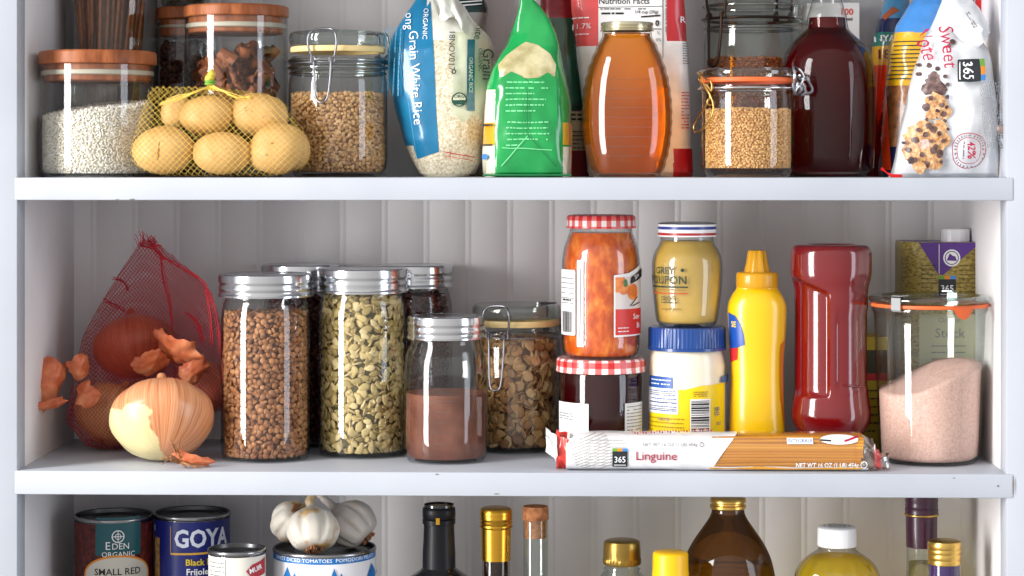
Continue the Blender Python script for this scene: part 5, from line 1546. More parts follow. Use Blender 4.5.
put(mb, [(poly2([(B_(612.5), fo.h(337)), (B_(612.5), fo.h(275)), (B_(627), fo.h(273)), (B_(639), fo.h(264)), (B_(639), fo.h(336))], 8, cen=(B_(626), fo.h(305))), 'paper'),
         (rect2(B_(614), fo.h(335), B_(639), fo.h(309), 8, 6), m_lr), (rect2(B_(614), fo.h(309), B_(638.5), fo.h(277), 8, 6), mat('pale_print', (214, 204, 200), .4)), (rect2(B_(614), fo.h(292), B_(623), fo.h(277), 4, 4), m_or),
         (disc2(B_(631), fo.h(292), 8 * plo.k), m_or), (disc2(B_(622), fo.h(288), 6.5 * plo.k), m_or), (disc2(B_(623.5), fo.h(283), 2.6 * plo.k, rz=4 * plo.k), m_lf), (line2(B_(628), fo.h(306), B_(635), fo.h(297), .001), 'ink'), (line2(B_(630), fo.h(306), B_(637), fo.h(303), .001), 'ink'),
         (poly2([(B_(628), fo.h(284)), (B_(629), fo.h(277)), (B_(639), fo.h(268)), (B_(639), fo.h(277))], 4), 'ink'), (text2('Sm', B_(634), fo.h(276.5), 6.5 * plo.k, rot=.45), 'inkw'),
         (text2('Sen', B_(633.5), fo.h(317), 7.5 * plo.k), 'inkw'), (text2('Bi', B_(635), fo.h(326), 7.5 * plo.k), 'inkw'), (scribble(2, B_(616), B_(626), fo.h(333), fo.h(326), .0009, 3), 'paper')], mp, mats, off=.0007)
mb.build('fruit_label', mats, t, smooth=60)

# ------------------------------------------------------------------ mayonnaise with the mustard jar on it
pl = Pl(687, 0.112, ZM)
zj = pl.h(325.5)
t = thing('mayonnaise_jar', 'mayonnaise jar with ridged blue lid and yellow label under the mustard jar', 'jar', pl.loc)
yb = pl.prof([(347, 34), (350, 35.5), (356, 37), (366, 38.6), (371, 38.2), (376, 38.9), (400, 39), (436, 39), (444, 38), (450, 35)])
yb = [(yb[0][0] - .002, 0.0)] + yb
t2 = NT('creamy_plastic'); M['cream'] = t2.fin(t2.bsdf((232, 222, 200), .3, sss=.15, coat=.5))
mb = MB(); lathe(mb, [(1e-5, 0)] + yb + [(1e-5, yb[-1][1])], 80); mb.build('jar_body', M['cream'], t, smooth=60)
r = pl.r(38.8); z0, z1 = pl.h(349), pl.h(326); H = z1 - z0
M['blue_lid'] = mat('blue_plastic', (14, 62, 130), .3, coat=.4)
mb = MB(); lathe(mb, [(r - .002, z0), (r + .0004, z0), (r + .0004, z0 + H * .12), (r, z0 + H * .14), (r - .0002, z0 + H * .9), (r - .0012, z0 + H * .98), (r - .003, z1), (1e-5, z1)], 240, rmod=lambda R, th, z: R - .0005 * ((np.cos(th * 60) > 0) & (z > z0 + H * .13) & (z < z0 + H * .94)))
mb.build('ridged_lid', M['blue_lid'], t, smooth=30)
mp = cyl_map(yb, 1.0, pl.phi); Cx = lambda px: math.asin(max(-1, min(1, (px - 687) / 39.3))) * pl.r(39); h = pl.front(.037).h
m_yel = mat('lemon_label', (238, 206, 20), .35); m_blu = mat('label_blue', (40, 84, 158), .35)
mb = MB(); mats = []
put(mb, [(poly2([(-.046, h(449)), (.046, h(449)), (.046, h(384)), (Cx(700), h(386)), (Cx(684), h(390)), (-.046, h(389))], 14, cen=(0, h(420))), m_yel), (rrect2(Cx(650), h(389), Cx(673), h(377.5), .001), m_blu), (scribble(2, Cx(652), Cx(671), h(387), h(379), .001, 2), 'inkw'),
         (rect2(Cx(649.5), h(414.5), Cx(678.5), h(389), 10, 6), 'paper')] + [(line2(Cx(651), h(a), Cx(677), h(a), .0006), 'ink') for a in (394, 403, 409.5)] + [(scribble(6, Cx(651), Cx(677), h(413), h(390), .0009, 9), m_blu), (text2('MAYO', Cx(664), h(420), 5 * pl.k), m_blu), (scribble(5, Cx(650), Cx(684), h(438), h(417), .0010, 3), mat('ochre_print', (176, 140, 20), .4)),
         (rect2(Cx(690), h(433), Cx(709), h(399), 4, 6), 'paper'), (barcode2(Cx(691), h(432), Cx(708), h(400), 5, vertical=False), 'ink'), (text2('08', Cx(716), h(412), 9 * pl.k, rot=PI / 2), m_blu), (text2('oil', Cx(717), h(424), 6 * pl.k), m_blu), (scribble(3, Cx(693), Cx(707), h(397), h(391), .0009, 2), mat('ochre_print2', (150, 120, 30), .4)), (poly2([(Cx(719), h(384)), (Cx(726), h(384)), (Cx(726), h(376)), (Cx(720), h(378))], 3), m_blu)], mp, mats, off=.0005)
mb.build('printed_label', mats, t, smooth=60)

plm = Pl(687, 0.112, ZM + zj)
t = thing('mustard_jar', 'small glass jar of coarse yellow mustard standing on the blue lid', 'jar', plm.loc + Vector((0, 0, .0002)))
gb = plm.prof([(237, 26.5), (241, 26.5), (245, 28), (250, 31.5), (256, 34), (264, 35.3), (275, 35.3), (295, 34), (312, 32), (320, 30.8), (325, 28)])
gb = [(gb[0][0] - .003, 0.0)] + gb
mb = MB(); lathe(mb, [(1e-5, .002)] + gb, 80); mb.build('glass_body', M['glass'], t, smooth=180)
M['dijon'] = mat('dijon_mustard', (196, 160, 76), .45, mottle=.08, mscale=25)
gi = [(r - .002, max(z, .003)) for r, z in gb if z < plm.h(239)]
mb = MB(); lathe(mb, [(1e-5, .003)] + gi + [(1e-5, gi[-1][1])], 64); mb.build('mustard', M['dijon'], t, smooth=180)
r = plm.r(29.3); z0, z1 = plm.h(236.5), plm.h(222.5); H = z1 - z0
mats = [M['white'], mat('lid_blue', (44, 64, 150), .3), mat('lid_red', (176, 44, 48), .3), M['steel']]
mb = MB()
for a, b, m in ((0, .1, 0), (.1, .28, 2), (.28, .52, 0), (.52, .72, 1), (.72, .88, 0)):
    lathe(mb, [(r, z0 + H * a), (r, z0 + H * b)], 72, mi=m)
lathe(mb, [(r, z0 + H * .88), (r - .001, z0 + H * .97), (r - .003, z1), (r - .005, z1 - .0006), (1e-5, z1 - .0006)], 72, mi=3); lathe(mb, [(r - .003, z0), (r, z0)], 72)
mb.build('striped_lid', mats, t, smooth=45)
mp = cyl_map(gb, 1.0, plm.phi); Dx = lambda px: math.asin(max(-1, min(1, (px - 687) / 35.6))) * plm.r(35.3); h = plm.front(.034).h
m_dg = mat('bottle_green_ink', (40, 60, 44), .4)
mb = MB(); mats = []
put(mb, [(text2('GREY', Dx(664.5), h(271.5), 9.6 * plm.k, bold=.012), m_dg), (text2('POUPON', Dx(665), h(281), 11.5 * plm.k, bold=.012), m_dg), (disc2(Dx(682.5), h(270.5), 1.8 * plm.k), m_dg), (line2(Dx(653), h(287.5), Dx(688), h(287.5), 1.5 * plm.k), m_dg), (line2(Dx(653), h(294), Dx(688), h(294), 1.3 * plm.k), mat('rust_ink', (186, 84, 40), .4)),
         (scribble(1, Dx(655), Dx(686), h(292.5), h(288.6), .0010, 3), mat('gold_ink', (160, 120, 50), .4)), (text2('DIJON', Dx(668), h(299.3), 6.2 * plm.k, bold=.01), m_dg), (scribble(1, Dx(661), Dx(678), h(305), h(301.5), .0011, 4), m_dg), (scribble(1, Dx(661), Dx(681), h(312), h(308), .0014, 5), mat('gold_ink2', (140, 110, 50), .4))], mp, mats, off=.0006)
mb.build('printed_lettering', mats, t, smooth=60)

# ------------------------------------------------------------------ yellow mustard bottle
pl = Pl(757, 0.104, ZM)
t = thing('mustard_bottle', 'yellow plastic squeeze bottle with pointed cap and blue label', 'bottle', pl.loc)
M['must'] = mat('yellow_bottle', (236, 186, 8), .3, coat=.5, sss=.06); M['mcap'] = mat('mustard_cap', (210, 150, 14), .35, coat=.3)
mbp = smooth_prof(pl.prof([(287, 20.5), (289, 21), (294, 24.5), (301, 28), (308, 29.5), (320, 29.2), (338, 28.2), (355, 26.6), (380, 26), (410, 27), (430, 27.6), (441, 26.8), (446, 25)]), 5)
mb = MB(); lathe(mb, [(1e-5, 0), (mbp[0][0] * .9, 0)] + mbp + [(1e-5, mbp[-1][1])], 80, .74); mb.build('bottle_body', M['must'], t, smooth=60)
mb = MB(); lathe(mb, [(1e-5, pl.h(287))] + pl.prof([(287, 20.4), (286, 21), (275, 21), (273, 20.4), (272, 19)]) + [(1e-5, pl.h(272))], 72, rmod=lambda R, th, z: R - .0002 * (np.cos(th * 50) > 0)); o = mb.build('cap', M['mcap'], t, smooth=40)
mb = MB(); lathe(mb, [(1e-5, pl.h(272.5))] + pl.prof([(272.5, 13.3), (270, 13), (262, 11), (252, 9.5), (250.5, 8.5)]) + [(pl.r(6), pl.h(250)), (1e-5, pl.h(250.5))], 48, rmod=lambda R, th, z: R - .0009 * (np.cos(th * 8) > .3)); mb.build('nozzle', M['mcap'], o, smooth=40)
mp = cyl_map(mbp, .74, pl.phi); Ex = lambda px: math.asin(max(-1, min(1, (px - 757) / 29.8))) * pl.r(29.5); h = pl.front(.018).h
mb = MB(); mats = []
ring = [(Ex(729), h(313)), (Ex(736), h(316)), (Ex(741), h(324)), (Ex(744), h(334)), (Ex(745), h(345)), (Ex(737), h(348)), (Ex(729), h(350))]
put(mb, [(poly2(ring, 8), mat('cobalt_label', (24, 74, 160), .3)), (text2('SE', Ex(734), h(325), 8 * pl.k, bold=.02), m_yel), (poly2([(Ex(728), h(350)), (Ex(737), h(348)), (Ex(736), h(360)), (Ex(728), h(364))], 3), 'red'), (poly2([(Ex(782), h(345)), (Ex(786), h(340)), (Ex(786), h(430)), (Ex(783), h(400))], 4), mat('orange_label', (200, 110, 24), .4))], mp, mats, off=.0006)
mb.build('front_label', mats, t, smooth=60)

# ------------------------------------------------------------------ ketchup, standing on its cap
pl = Pl(831, 0.104, ZM)
t = thing('ketchup_bottle', 'glossy red ketchup bottle with moulded grip beside the salt jar', 'bottle', pl.loc)
kp = smooth_prof(pl.prof([(244.5, 34), (246, 37.5), (250, 39.8), (256, 40.6), (270, 40.5), (278, 39.5), (288, 37.2), (300, 36.8), (350, 36.8), (388, 37), (400, 38), (410, 39.6), (418, 39.4), (425, 37), (432, 33), (440, 29), (444, 27)]), 6)
zg0, zg1 = pl.h(396), pl.h(276)
def grip(R, th, z):
    thn = (th + PI) % (2 * PI) - PI
    # a scooped grip on the front-left face, its upper edge running diagonally; two flats on the right
    top_ = zg1 - np.clip((thn + 1.1) / 1.1, 0, 1) * .016
    inz = np.clip((z - zg0) / .006, 0, 1) * np.clip((top_ - z) / .005, 0, 1)
    ina = np.clip((-.12 - thn) / .10, 0, 1) * np.clip((thn + 1.75) / .3, 0, 1)
    R = R - .0052 * inz * ina
    inr = np.clip((z - pl.h(388)) / .004, 0, 1) * np.clip((pl.h(309) - z) / .003, 0, 1) * np.clip((thn - .0) / .12, 0, 1) * np.clip((1.7 - thn) / .3, 0, 1)
    return R - .0016 * inr
M['ketch'] = mat('ketchup_red', (114, 6, 15), .14, coat=1.0, sss=.0)
mb = MB(); lathe(mb, [(1e-5, 0), (kp[0][0], 0)] + kp + [(kp[-1][0] * .72, kp[-1][1] + .0003), (kp[-1][0] * .66, kp[-1][1] - .004), (1e-5, kp[-1][1] - .005)], 160, .86, rmod=grip)
mb.build('bottle_body', M['ketch'], t, smooth=50)
mb = MB(); mats = []
mp = cyl_map(kp, .86)
tube(mb, [Vector(v) for v in mp(np.array([(pl.r(30) * s_, pl.h(383) + .001 * math.sin(s_ * 5)) for s_ in np.linspace(.35, 1.1, 14)]), .0)], .0012, 6)
mb.build('moulded_ridge', M['ketch'], t, smooth=180)

# ------------------------------------------------------------------ broth carton
pl = Pl(937, 0.192, ZM)
t = thing('broth_carton', 'gold and purple broth carton with white screw cap behind the salt jar', 'carton', pl.loc)
def foilm():
    t_ = NT('printed_gold_card'); c = t_.ramp(t_.noise(260, 3, stretch=(1, 1, 2.2)), [(.35, (122, 104, 48)), (.5, (168, 146, 72)), (.65, (186, 166, 92))]); return t_.fin(t_.bsdf(c, .4))
M['foil'] = foilm(); M['purple'] = mat('purple_card', (84, 44, 130), .35)
x0, x1 = pl.x(898), pl.x(974.5); zt = pl.h(241); y0_, y1_ = -.033, .033; xe = pl.x(913.5)
mb = MB()
ring = [(x0 + .002, y0_ + .016), (xe, y0_), (x1, y0_), (x1, y1_), (x0 + .002, y1_)]
zz = [0, zt * .25, zt * .5, zt * .75, zt - .004, zt]
V = [(a * (1 if z < zt else .985), b * (1 if z < zt else .96), z) for z in zz for a, b in ring]
mb.add(V, grid_faces(len(zz), 5)); mb.add([V[-5 + i] for i in range(5)], [[0, 1, 2, 3, 4]], 1)
mats = [M['foil'], M['purple']]
fm = lambda v, off: np.stack([v[:, 0], np.full(len(v), y0_ - off), v[:, 1]], -1)
q = pl.q
put(mb, [(poly2([q(913.5, 241.5), q(974, 241.5), q(938, 273), q(933, 273)], 6), 'purple'), (disc2(*q(946, 256.5), 8.4 * pl.k), 'paper'), (ring2(*q(946, 256.5), 6 * pl.k, 6.9 * pl.k), 'purple'), (poly2([q(941, 259), q(944, 252), q(947, 254.5), q(949.5, 255), q(951, 259.5)], 3), 'purple'), (line2(*q(933.5, 243), *q(933.5, 272), .9 * pl.k), mat('pale_lilac', (206, 196, 214), .4))], fm, mats)
put(mb, logo365(*q(941.5, 286), 17 * pl.k), fm, mats, off=.0009)
put(mb, [(scribble(8, q(916, 0)[0], q(931, 0)[0], q(0, 296)[1], q(0, 262)[1], .0011, 4), mat('olive_ink', (96, 84, 36), .5)), (scribble(7, q(953, 0)[0], q(972, 0)[0], q(0, 292)[1], q(0, 262)[1], .0011, 5), mat('olive_ink2', (96, 84, 36), .5)), (rect2(*q(914, 420), *q(974, 312), 4, 8), mat('pale_olive_card', (186, 182, 150), .5)), (text2('Organic', *q(944, 318), 7 * pl.k), 'grayink'), (text2('Stock', *q(944, 331), 13 * pl.k), 'grayink'), (scribble(5, q(926, 0)[0], q(960, 0)[0], q(0, 372)[1], q(0, 340)[1], .0012, 4), 'grayink')], fm, mats)
mb.build('carton_body', mats, t, smooth=0)
mb = MB(); cx = pl.x(954); lathe(mb, [(1e-5, zt - .001), (pl.r(14.2), zt - .001), (pl.r(14.2), zt + .011), (pl.r(13.6), zt + .0125), (1e-5, zt + .0125)], 60, origin=(cx, -.008, 0), rmod=lambda R, th, z: R - .0002 * (np.cos(th * 40) > 0)); mb.build('screw_cap', M['white'], t, smooth=40)
# small yellow box in the gap
pl = Pl(866, 0.190, ZM)
mb = MB(); x0, x1 = pl.x(848), pl.x(884); rbox(mb, ((x0 + x1) / 2, 0, pl.h(335) / 2), (x1 - x0, .05, pl.h(335)), .0008)
mats = [mat('yellow_card', (196, 168, 40), .45)]; fm = lambda v, off: np.stack([v[:, 0], np.full(len(v), -.025 - off), v[:, 1]], -1)
put(mb, [(rect2(*pl.q(848.5, 372), *pl.q(883.5, 348), 2, 2), mat('dark_olive_card', (54, 54, 22), .5)), (rect2(*pl.q(848.5, 378), *pl.q(883.5, 371), 2, 2), 'red'), (scribble(6, pl.x(850), pl.x(883), pl.h(432), pl.h(384), .0014, 3), 'ink')], fm, mats)
tag(mb.build('yellow_box', mats, smooth=30, loc=pl.loc), 'slim yellow box in the gap between the ketchup and the salt jar', 'box')

# ------------------------------------------------------------------ pink salt jar
pl = Pl(929.5, 0.090, ZM)
t = thing('salt_jar', 'wide glass jar of pink salt with orange rubber seal and steel clips', 'jar', pl.loc)
sb = pl.prof([(306, 56.5), (309, 57.5), (311, 56.5), (314, 55.2), (325, 54.8), (360, 53.5), (400, 52), (440, 50.5), (453, 49.5), (460, 47.5), (464.5, 43)])
sb = [(sb[0][0] - .003, 0.0)] + [(r, max(z, .0008)) for r, z in sb]
mb = MB(); lathe(mb, [(1e-5, .003), (sb[0][0] * .9, .003)] + sb, 96); mb.build('glass_body', M['gglass'], t, smooth=180)
lp = pl.prof([(302.5, 57), (300, 60), (298, 60.5), (296, 59.5), (294.5, 56)])
mb = MB(); lathe(mb, [(1e-5, lp[0][1])] + lp + [(lp[-1][0] * .86, lp[-1][1] - .001), (lp[-1][0] * .8, lp[-1][1] - .004), (1e-5, lp[-1][1] - .004)], 96); mb.build('glass_lid', M['glass2'], t, smooth=180)
mb = MB(); a, b = pl.h(306), pl.h(302.8); r = pl.r(58.2); lathe(mb, [(r - .007, a), (r, a), (r + .0004, (a + b) / 2), (r, b), (r - .007, b)], 96)
ph = .43; V = []
for i in range(13):
    u = i / 12 * 2 - 1; dr = max(0, 1 - u * u) ** .5 if abs(u) < 1 else 0
    aa = ph + u * .19; zb = a - .0095 * (1 - abs(u) ** 2.2)
    for zq in (a + .002, zb): V.append(((r + .001) * math.sin(aa), -(r + .001) * math.cos(aa), zq))
V = np.array(V); f = np.array([[2 * i, 2 * i + 1, 2 * i + 3, 2 * i + 2] for i in range(12)]); mb.add(V, f[:, ::-1]); mb.add(V * np.array([.985, .985, 1]), f)
mb.build('rubber_seal', M['rubber_o'], t, smooth=40)
for i, ph in enumerate((-.72, 2.6)):
    mb = MB(); rot = Matrix.Rotation(ph, 3, 'Z'); r = pl.r(60.2)
    for (cr, cz, sr, sz) in ((r + .0008, pl.h(301.5), .0012, .0125), (r - .006, pl.h(294.5) + .001, .013, .0012), (r - .003, pl.h(308.5), .006, .001)):
        c = rot @ Vector((0, -cr, 0)); rbox(mb, (c.x, c.y, cz), (.0105, sr, sz), .0003, 1, rot=rot)
    mb.build('steel_clip', M['steel'], t, smooth=30)
m_salt = ramp_mat('pink_salt', [(.3, (212, 164, 150)), (.5, (228, 184, 172)), (.7, (236, 198, 188))], 420, 4, .8, bump=.18, bscale=600)
inn = [(r - .0024, z) for r, z in sb]
zi = np.array([p[1] for p in inn]); ri = np.array([p[0] for p in inn])
mb = MB(); V = []; NZ = 30; seg = 72
th = np.arange(seg) * 2 * PI / seg
def salt_top(x, y):
    u = x / pl.r(52)
    return pl.h(393) + (pl.h(361) - pl.h(393)) * (1 / (1 + math.exp(-(u + .05) * 3.2))) + .0012 * noise.noise(Vector((x * 120, y * 120, 2))) + y * .12
for i in range(NZ):
    for a in th:
        r0 = float(np.interp(.02, zi, ri)); x, y = r0 * math.sin(a), -r0 * math.cos(a)
        z = .0035 + (salt_top(x, y) - .0035) * i / (NZ - 1); r = float(np.interp(max(z, .006), zi, ri)) - (.004 if i == 0 else 0)
        V.append((r * math.sin(a), -r * math.cos(a), z))
for k in (.8, .55, .3, 1e-3):
    for a in th:
        r = float(np.interp(salt_top(0, 0), zi, ri)) * k; x, y = r * math.sin(a), -r * math.cos(a); V.append((x, y, salt_top(x, y)))
mb.add(V, grid_faces(NZ + 4, seg)); mb.add(V[:seg], [list(range(seg))[::-1]])
tag(mb.build('pink_salt', m_salt, smooth=180, loc=pl.loc), 'pale pink salt sloping in the wide glass jar by the side wall', 'salt', kind='stuff')

# ------------------------------------------------------------------ linguine packet along the shelf edge
pl = Pl(719, 0.024, ZM)
t = thing('linguine_packet', 'long white packet of linguine lying along the shelf edge', 'packet', pl.loc)
F_lp = film('white_packet_film', (228, 227, 228), .3); F_cl = glass_mat('clear_wrap', tint=(250, 246, 238), edge=(226, 214, 190), power=2, base=.10, rough=.12)
xa, xb = pl.x(566), pl.x(874)
Hh, Dd = .0355, .038
def section(n=44):
    a = np.arange(n) * 2 * PI / n
    return np.sign(np.sin(a)) * np.abs(np.sin(a)) ** .72, -np.sign(np.cos(a)) * np.abs(np.cos(a)) ** .72
sy_, sz_ = section()
NX = 160; IW = 76; V = []
def xwin(z): return pl.x(711) + .024 * (max(z, 0) / Hh) ** 1.3
for i in range(NX):
    u = i / (NX - 1)
    pin = min(1, .72 + u * 8) * min(1, .55 + (1 - u) * 9)
    for a, b in zip(sy_, sz_):
        xw = xwin(Hh / 2 + Hh / 2 * b); x = xa + (xw - xa) * i / IW if i <= IW else xw + (xb - xw) * (i - IW) / (NX - 1 - IW)
        w = .0007 * noise.noise(Vector((x * 40, a * 1.6, b * 1.6)))
        V.append((x, (Dd / 2 + w) * a * (.96 if u > .93 else 1), max(Hh / 2 + (Hh / 2 + w) * b * pin - Hh / 2 * (1 - pin) * .9, .0004)))
V = np.array(V); f = grid_faces(NX, len(sy_)); cen = V[f].mean(1)
mi = np.array([1 if (n // len(sy_) >= IW and c[2] > .0045 and c[0] < pl.x(866)) else (2 if c[0] >= pl.x(866) else 0) for n, c in enumerate(cen)])
mb = MB(); mb.add(V, f, mi); bv = mb.bvh(); mp = proj_map(bv); q = pl.q
mats = [F_lp, F_cl, F_cl]
m_fp = mat('fine_grey_print', (168, 166, 164), .5)
lr = mat('linguine_red', (160, 30, 60), .4)
it = [([xf(z, .35, q(590, 452)[0], q(590, 452)[1]) for z in scribble(13, -.016, .020, -.017, .017, .00075, 3)], m_fp), (scribble(10, q(585, 0)[0], q(627, 0)[0], q(0, 468)[1], q(0, 437)[1], .0006, 9), m_fp),
      (text2('NET WT 16 OZ (1 LB) 454g', *q(669, 442.5), 4.6 * pl.k), 'grayink'), (ring2(*q(700.5, 442.3), 1.6 * pl.k, 2.2 * pl.k), 'grayink')]
S = 12.2 * pl.k
L0 = text2('Linguine', *q(655.5, 453.8), S, bold=.004, sx=1.02)
it.append((L0, lr))
it += logo365(*q(619.5, 456.5), 15 * pl.k)
it += [(line2(*q(680, 471.2), *q(860, 471.2), .9 * pl.k, 40), 'grayink'), (scribble(1, q(574, 0)[0], q(600, 0)[0], q(0, 472)[1], q(0, 469.5)[1], .0010, 2), 'ink'), (scribble(1, q(786, 0)[0], q(826, 0)[0], q(0, 473)[1], q(0, 470)[1], .0014, 2), 'ink')]
for k in range(30): it.append((disc2(q(632 + k * 2.7, 434)[0], Hh - .0014 - (k % 3) * .0004, .0007, 1, 8), lr if k % 3 else 'logo_orange'))
put(mb, it, mp, mats)
put(mb, [(text2('NET WT 16 OZ (1 LB) 454g', *q(825, 462.2), 6.0 * pl.k, bold=.02, sx=.88), 'inkw'), (ring2(*q(861.5, 461.5), 2.6 * pl.k, 3.4 * pl.k), 'inkw'), (text2('U', *q(861.5, 461.3), 4 * pl.k), 'inkw')], mp, mats, off=.0006)
mb.build('wrapper', mats, t, smooth=70)
# printing on the wrapper's upper face
mb = MB(); mats = []
put(mb, [(rect2(*q(785, 441.5), *q(811, 436), 8, 3), 'paper'), (text2('INTEGRALE', *q(798, 438.7), 4.6 * pl.k, sx=1.05), m_blu), (disc2(*q(837, 437.6), 19 * pl.k, rz=4.2 * pl.k), 'paper'), (line2(*q(818, 438), *q(829, 438.6), .0013), 'ink'), (line2(*q(842, 439), *q(856, 435), .0016), 'magenta')], mp, mats, off=.0008)
mb.build('printed_sticker', mats, t, smooth=0)
m_pasta = grain_mat('linguine_strands', [(176, 114, 30), (206, 146, 50), (190, 126, 36), (220, 166, 70)], .4)
mb = MB()
xs0, xs1 = pl.x(708), pl.x(862)
for k in range(150):
    yy = RNG.uniform(-Dd / 2 + .004, Dd / 2 - .004); zz = RNG.uniform(.003, Hh - .003)
    rad = .0012
    if k < 11: rad = .0018; zz = .0038 + (Hh - .0085) * k / 10; yy = -(Dd / 2 - .0026) * (1 - abs(zz / (Hh / 2) - 1) ** 2.8) ** .36
    elif k < 20: rad = .0018; zz = Hh - .0042; yy = -Dd / 2 + .010 + (Dd - .020) * (k - 11) / 8
    sl = RNG.normal() * .0009
    tube(mb, [(xs0 + RNG.uniform(0, .004), yy, zz), ((xs0 + xs1) / 2, yy, min(zz + sl, Hh - .0030)), (xs1 - RNG.uniform(0, .004), yy, zz)], rad, 7)
o = mb.build('linguine_strands', m_pasta, t, smooth=60); o['kind'] = 'stuff'
# the twisted ends
mb = MB()
F_rt = film('red_twist_film', (204, 52, 40), .25)
def end(x0, x1, z0, z1, m, seed, h0, h1):
    V = []
    n, k = 10, 16
    for i in range(n):
        u = i / (n - 1); x = x0 + (x1 - x0) * u
        hh = h0 + (h1 - h0) * u + .006 * (u > .55) * (u - .55)
        for j in range(k):
            a = 2 * PI * j / k
            w = 1 + .22 * math.sin(a * 5 + seed + u * 3)
            V.append((x + .002 * noise.noise(Vector((a, u * 4, seed))), .012 * math.cos(a) * w * (1 - .3 * u), max(z0 + (z1 - z0) * u + hh * math.sin(a) * w, .0006)))
    mb.add(np.array(V), grid_faces(n, k)[:, ::-1] if x1 < x0 else grid_faces(n, k), m)
end(pl.x(573), pl.x(568), .0165, .0165, 0, 1, .0155, .0150)
end(pl.x(568.5), pl.x(556.5), .0165, .018, 1, 1, .0162, .0150)
end(pl.x(557), pl.x(546), .020, .027, 2, 3, .012, .0075)
mb.build('twisted_end', [F_lp, F_rt, F_white], t, smooth=60)
mb = MB()
F_sh = glass_mat('shiny_wrap', tint=(236, 226, 220), edge=(180, 150, 140), power=1.4, base=.2, rough=.1)
end(pl.x(860), pl.x(874), .017, .014, 0, 5, .0150, .011)
end(pl.x(873), pl.x(880), .013, .009, 1, 5, .010, .006)
end(pl.x(879), pl.x(889), .009, .0065, 0, 7, .006, .0075)
mb.build('twisted_end', [F_sh, mat('pink_twist', (206, 84, 84), .3)], t, smooth=60)
# ================================================================== LOWEST SHELF
m_rim = mat('tin_rim', (150, 150, 152), .25, metal=1.0); m_tintop = mat('tin_top', (96, 96, 98), .32, metal=1.0)
def tin(label, px, y, hw, py_top, label_mats, items, zbase=ZR, name='tin_can', rotz=0.0):
    pl = Pl(px, y, zbase)
    t = thing(name, label, 'tin', pl.loc)
    r = pl.r(hw); zt = pl.h(py_top)
    mb = MB(); lathe(mb, [(1e-5, 0), (r - .001, 0), (r - .0004, .001), (r - .0004, .004), (r - .0014, .005), (r - .0014, zt - .005)], 72)
    mb.build('can_body', m_rim, t, smooth=40)
    mb = MB(); lathe(mb, [(r - .0014, zt - .005), (r - .0006, zt - .0042), (r + .0002, zt - .0035), (r + .0004, zt - .0015), (r - .0002, zt - .0002), (r - .0010, zt), (r - .0016, zt - .0008)], 80); mb.build('rim', m_rim, t, smooth=60)
    mb = MB(); lathe(mb, [(r - .0016, zt - .0008), (r - .0022, zt - .0045), (r * .86, zt - .0045), (r * .84, zt - .0038), (r * .82, zt - .0045), (r * .62, zt - .0045), (r * .60, zt - .0038), (r * .58, zt - .0045), (1e-5, zt - .0045)], 72); mb.build('can_top', m_tintop, t, smooth=40)
    lpf = [(r - .0006, .006), (r - .0006, zt - .0055)]
    mb = MB(); lathe(mb, lpf, 96)
    mats = list(label_mats)
    mp = cyl_map(lpf, 1.0, pl.phi); fh = pl.front(r).h
    A = lambda p: math.asin(max(-1, min(1, (p - px) / (hw + .6)))) * r
    put(mb, items(A, fh, pl.k, r), mp, mats, off=.0003)
    mb.build('paper_label', mats, t, smooth=60)
    return t, pl, zt
m_mar = ramp_mat('bean_photo_print', [(.35, (54, 16, 14)), (.55, (92, 28, 24)), (.7, (120, 44, 36))], 170, 4, .4)
m_tealp = mat('teal_label_print', (20, 84, 92), .4); m_ivory = mat('ivory_print', (206, 202, 190), .45)
def eden(A, h, k, r):
    it = [(rect2(A(96), h(556), A(140), h(518), 12, 4), m_tealp), (ring2(A(118), h(537), 5.2 * k, 6.2 * k), 'inkw'), (line2(A(118), h(542), A(118), h(532), .7 * k), 'inkw'), (line2(A(113), h(537), A(123), h(537), .7 * k), 'inkw'), (ring2(A(118), h(537), 2.4 * k, 3.0 * k), 'inkw'),
          (text2('E', A(108), h(546.5), 11 * k), 'inkw'), (text2('DEN', A(120.5), h(547), 8.6 * k), 'inkw'), (text2('ORGANIC', A(118.5), h(555), 7.2 * k), 'inkw')]
    ring = [(A(118) + 33 * k * math.cos(a), h(576) + 18 * k * math.sin(a)) for a in np.linspace(0, PI, 24)] + [(A(118) - 33 * k, h(640)), (A(118) + 33 * k, h(640))]
    ring2_ = [(A(118) + 35 * k * math.cos(a), h(576) + 20 * k * math.sin(a)) for a in np.linspace(0, PI, 24)] + [(A(118) - 35 * k, h(640)), (A(118) + 35 * k, h(640))]
    it += [(poly2(ring2_, 8), 'logo_orange'), (poly2(ring, 8), m_ivory), (text2('SMALL RED', A(118), h(572.5), 9.2 * k, bold=.015), 'ink'), (text2('BEANS', A(118), h(584), 10 * k, bold=.015), 'ink')]
    return it
tin('dark red tin of small red beans with a teal panel nearest the side wall', 114, .150, 39.5, 513.5, [m_mar], eden)
m_navy = mat('navy_label', (18, 30, 112), .35); m_gold_p = mat('gold_print', (206, 160, 60), .4); m_yel2 = mat('lettering_yellow', (226, 196, 40), .4)
